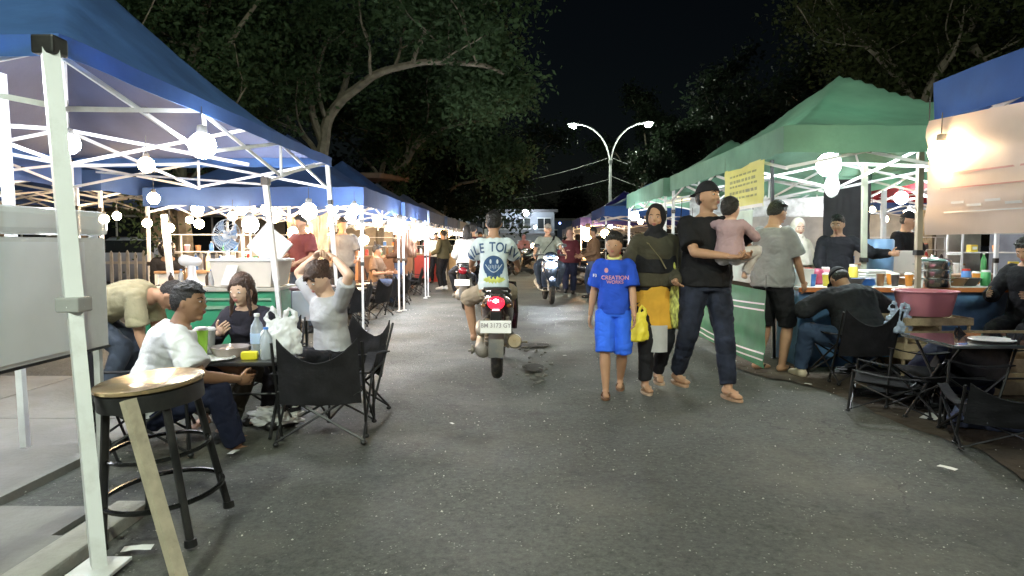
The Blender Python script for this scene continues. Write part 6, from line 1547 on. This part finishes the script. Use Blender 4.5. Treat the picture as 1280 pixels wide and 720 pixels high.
# ------------------------------------------------------------------ TREES
BARK = mat('bark', (.15,.13,.095), .9, var=.35, scale=6, bump=1, bscale=20)
def leafmat(name, c):
    m = mat(name, c, .6, var=.5, scale=1.3, transl=.35, spec=.08); return m
def tree(label, base, limbs, clumps, leafm, nleaf, size, seed, group=None, catg='tree', spread=1.0):
    q = random.Random(seed)
    t = thing('broadleaf_tree', label, catg, tuple(base), 0, group); base = V(base)
    tr = MB(); tips = []
    def limb(pts, r0, r1, depth):
        pts = [V(p) for p in pts]; sm = []
        for i in range(len(pts)-1):
            p0 = pts[max(i-1,0)]; p1 = pts[i]; p2 = pts[i+1]; p3 = pts[min(i+2, len(pts)-1)]
            for k in range(6):
                s_ = k/6; sm.append(.5*((2*p1)+(p2-p0)*s_+(2*p0-5*p1+4*p2-p3)*s_*s_+(3*p1-p0-3*p2+p3)*s_**3))
        sm.append(pts[-1]); n = len(sm)
        sm = [p+V((noise.noise(p*1.3+V((seed,0,0))), noise.noise(p*1.3+V((0,seed,0))), 0))*.10 for p in sm]
        rs_ = [r0+(r1-r0)*(i/(n-1))**.8 for i in range(n)]
        tr.tube(sm, rs_, 7 if depth < 2 else 5)
        if depth < 3:
            for i in range(n//4, n, 3 if depth else 3):
                if q.random() < .85:
                    p = sm[i]; d = (sm[min(i+1, n-1)]-sm[max(i-1, 0)]).normalized()
                    side = V((q.uniform(-1,1), q.uniform(-1,1), q.uniform(-.2,.9))).normalized(); dd = (d*.6+side).normalized(); L_ = q.uniform(.6, 1.5)*(1.6 if depth == 0 else .9)*spread
                    e = p+dd*L_+V((0,0,.15*L_)); mid = p+dd*L_*.5+V((q.uniform(-.15,.15), q.uniform(-.15,.15), .05))*L_
                    limb([p, mid, e], rs_[i]*.5, .012, depth+1 if depth else 2); tips.append((e, .55*spread)); tips.append((mid, .4*spread))
        tips.append((sm[-1], .7*spread))
    for pts, r0 in limbs: limb([V(p)-base for p in pts], r0, .03, 0)
    tr.build('trunk', BARK, t, True)
    for c, r in clumps:
        c = V(c)-base
        for k in range(14): d = V((q.gauss(0,1), q.gauss(0,1), q.gauss(0,1))).normalized()*r*q.random()**.35; tips.append((c+V((d.x, d.y, d.z*.8)), .5*spread))
    vs, fs = [], []
    for k in range(nleaf):
        c, r = tips[q.randrange(len(tips))]
        d = V((q.gauss(0,1), q.gauss(0,1), q.gauss(0,.8)))*r*.55
        p = c+d; s_ = size*q.uniform(.6,1.3)
        a = V((q.gauss(0,1), q.gauss(0,1), q.gauss(0,.6)-.4)).normalized(); u = a.cross(V((q.gauss(0,1), q.gauss(0,1), q.gauss(0,1)))).normalized()
        o = len(vs); vs += [tuple(p), tuple(p+a*s_*.5+u*s_*.24), tuple(p+a*s_), tuple(p+a*s_*.5-u*s_*.24)]; fs.append((o, o+1, o+2, o+3))
    me = bpy.data.meshes.new('crown'); me.from_pydata(vs, [], fs); put(me, 'crown', t, leafm)
    return t
LG = leafmat('leaf_green', (.045,.075,.035)); LD = leafmat('leaf_dark', (.011,.017,.010)); LY = leafmat('leaf_yellow_green', (.036,.046,.018))
D = 16.0
def w3(px, py, Y): return W(px, py, Y)
bA = w3(398, 360, D); bA.z = 0
tree('large tree with a long curved limb over the left tents', bA, [([bA, w3(402,190,D), w3(425,130,D), w3(470,95,D-.5), w3(530,78,D-1), w3(600,82,D-1.5), w3(632,92,D-1.5)], .17), ([w3(402,185,D), w3(385,120,D), w3(350,70,D+.5), w3(310,20,D)], .10), ([w3(425,130,D), w3(440,60,D+1), w3(450,-20,D+1)], .09), ([w3(515,80,D-1), w3(530,40,D-1), w3(560,5,D-1)], .05), ([w3(400,200,D), w3(372,160,D), w3(330,120,D)], .07)],
     [(w3(x, y, D+dy), r) for x, y, dy, r in ((560,20,0,1.1),(600,60,-1,.7),(500,20,.5,1.3),(440,20,1,1.4),(380,30,.5,1.3),(330,60,0,1.2),(350,130,1,.9),(620,110,-1,.45),(590,120,0,.6),(470,120,1.5,.8),(640,105,-1,.4),(300,10,0,1.3),(250,30,0,1.3))], LG, 36000, .14, 3)
bB = w3(480, 360, 21); bB.z = 0
tree('forked slender tree behind the second left tent', bB, [([bB, w3(472,235,21), w3(488,180,21), w3(482,110,21)], .13), ([bB, w3(478,240,21), w3(510,200,20.5), w3(545,165,20), w3(600,150,20)], .12), ([w3(472,220,21), w3(440,180,21), w3(420,150,21)], .06), ([w3(505,205,20.5), w3(520,150,20.5), w3(525,110,20.5)], .05)],
     [(w3(x, y, 21+dy), r) for x, y, dy, r in ((560,150,-1,1.0),(600,170,-1,.9),(640,195,-1,.5),(610,205,-1,.7),(540,110,0,1.2),(640,120,-1,.4),(490,140,1,1.1),(580,110,0,.8))], LG, 26000, .15, 5)
bC = w3(560, 360, 27); bC.z = 0
tree('lower spreading tree behind the third left tent', bC, [([bC, w3(500,245,26), w3(520,200,26), w3(570,180,26)], .12), ([bC, w3(560,245,26), w3(600,225,25), w3(640,215,25)], .10)],
     [(w3(x, y, 26+dy), r) for x, y, dy, r in ((600,215,0,1.1),(560,200,1,1.3),(630,200,0,.9),(520,220,1,1.2),(590,240,0,.9),(540,250,0,1.0),(640,225,0,.4),(500,190,1,1.3))], LD, 20000, .18, 7)
bD = w3(225, 360, 13.0); bD.z = 0
tree('tree at the upper left behind the first blue tents', bD, [([bD, w3(225,200,13), w3(240,100,13), w3(250,20,13), w3(270,-60,13)], .15), ([w3(228,180,13), w3(200,100,13), w3(160,20,13)], .08), ([w3(240,100,13), w3(290,50,13), w3(330,-10,13)], .07)],
     [(w3(x, y, 13+dy), r) for x, y, dy, r in ((160,0,0,1.0),(220,20,0,1.1),(280,50,0,.9),(320,100,1,.7),(260,90,.5,.7),(300,-10,0,1.0),(200,-20,0,1.0),(350,0,1,.9),(130,-20,0,.8))], LG, 26000, .12, 9)
bE = w3(232, 360, 12.2); bE.z = 0
tree('thick grey trunk rising between the two picket fences', bE, [([bE, w3(230,300,12.2), w3(228,240,12.2), w3(222,160,12.4)], .24), ([w3(229,250,12.2), w3(215,190,12.6)], .12)], [(w3(225,130,12.4), .8), (w3(190,120,12.6), .8)], LG, 5000, .11, 31)
bF = w3(1165, 360, 14.5); bF.z = 0
tree('tall tree with yellow-green leaves at the upper right corner', bF, [([bF, w3(1160,180,14.5), w3(1170,90,14.5), w3(1215,30,14.5), w3(1230,-40,14.5)], .15), ([w3(1165,150,14.5), w3(1120,100,15), w3(1080,60,15)], .08), ([w3(1215,60,14.5), w3(1240,80,14.5)], .12)],
     [(w3(x, y, 15+dy), r) for x, y, dy, r in ((1240,30,0,.9),(1200,90,0,.8),(1150,60,0,1.0),(1260,90,0,.8),(1100,70,1,.9),(1060,100,1,.6),(1220,-10,0,1),(1120,120,0,.7),(1270,20,-1,.8),(1190,130,0,.6))], LY, 20000, .13, 11)
for i, (px, Y, pts, lb) in enumerate(((1000,24,((1000,110,1.6),(950,140,1.4),(1060,60,1.8),(1100,20,1.8),(920,170,1.0),(1050,130,1.4)),'dark tree rising behind the peak of the tall green tent'),
                                 (900,34,((900,190,2.0),(870,200,1.6),(850,215,1.2),(940,150,1.8),(880,160,1.6),(820,205,1.6)),'dark tree behind the lower green tent'),
                                 (800,52,((800,200,3.0),(840,190,2.6),(770,230,2.6),(860,180,2.6)),'far dark tree beyond the street lamp'),
                                 (1120,19,((1110,0,1.6),(1050,20,1.4),(1150,30,1.4),(1080,90,1.1)),'dark tree beside the yellow-green one at the upper right'))):
    bb = w3(px, 360, Y); bb.z = 0
    tree(lb, bb, [([bb, w3(px, 260, Y), w3(px+8, 180, Y), w3(px-10, 120, Y)], .18), ([w3(px, 230, Y), w3(px-40, 180, Y)], .09), ([w3(px+5, 200, Y), w3(px+45, 150, Y)], .09)], [(w3(x, y, Y), r) for x, y, r in pts], LD, 13000, .15+.003*Y, 20+i)
for i, (px, Y) in enumerate(((460,48),(520,56),(590,85),(700,90),(560,44))):
    bb = w3(px, 360, Y); bb.z = 0
    tree('dark distant tree, %s behind the end of the left tents' % words[i], bb, [([bb, bb+V((0,0,3)), bb+V((.5,0,6))], .2)], [(bb+V((dx, 0, z)), 2.4) for dx, z in ((0,6),(2,5),(-2,5.5),(0,3.5),(3,3.5),(-3,3.8))], LD, 9000, .34, 40+i, 'dark distant trees', spread=1.8)

# ------------------------------------------------------------------ LIGHT, SKY
w = bpy.data.worlds.new('World'); scene.world = w; w.use_nodes = True
N = w.node_tree.nodes; L = w.node_tree.links
sky = N.new('ShaderNodeTexSky'); sky.sky_type = 'NISHITA'; sky.sun_disc = False; sky.sun_elevation = R(12); sky.sun_rotation = R(150); sky.altitude = 50
bgN = N['Background']; L.new(sky.outputs['Color'], bgN.inputs['Color']); bgN.inputs['Strength'].default_value = .00022
s_ = bpy.data.lights.new('moon_light', 'SUN'); s_.energy = .02; s_.angle = R(.5); s_.color = (.7,.8,1); so = bpy.data.objects.new('moon_light', s_); link(so); so.rotation_euler = (R(50), 0, R(120))
# the headlamp of the scooter the picture is taken from
hl = bpy.data.lights.new('scooter_headlamp', 'SPOT'); hl.energy = 26; hl.spot_size = R(52); hl.spot_blend = .8; hl.color = (1,.84,.62); hl.shadow_soft_size = .06
ho = bpy.data.objects.new('scooter_headlamp', hl); link(ho); ho.location = (-.05, .35, .92); ho.rotation_euler = (R(84), 0, R(2))
scene.view_settings.view_transform = 'Standard'; scene.view_settings.look = 'None'; scene.view_settings.exposure = 2.2; scene.view_settings.gamma = 1
scene.cycles.use_denoising = True; scene.cycles.use_light_tree = True; scene.cycles.max_bounces = 5; scene.cycles.diffuse_bounces = 3; scene.cycles.transparent_max_bounces = 8
scene.cycles.sample_clamp_indirect = 4
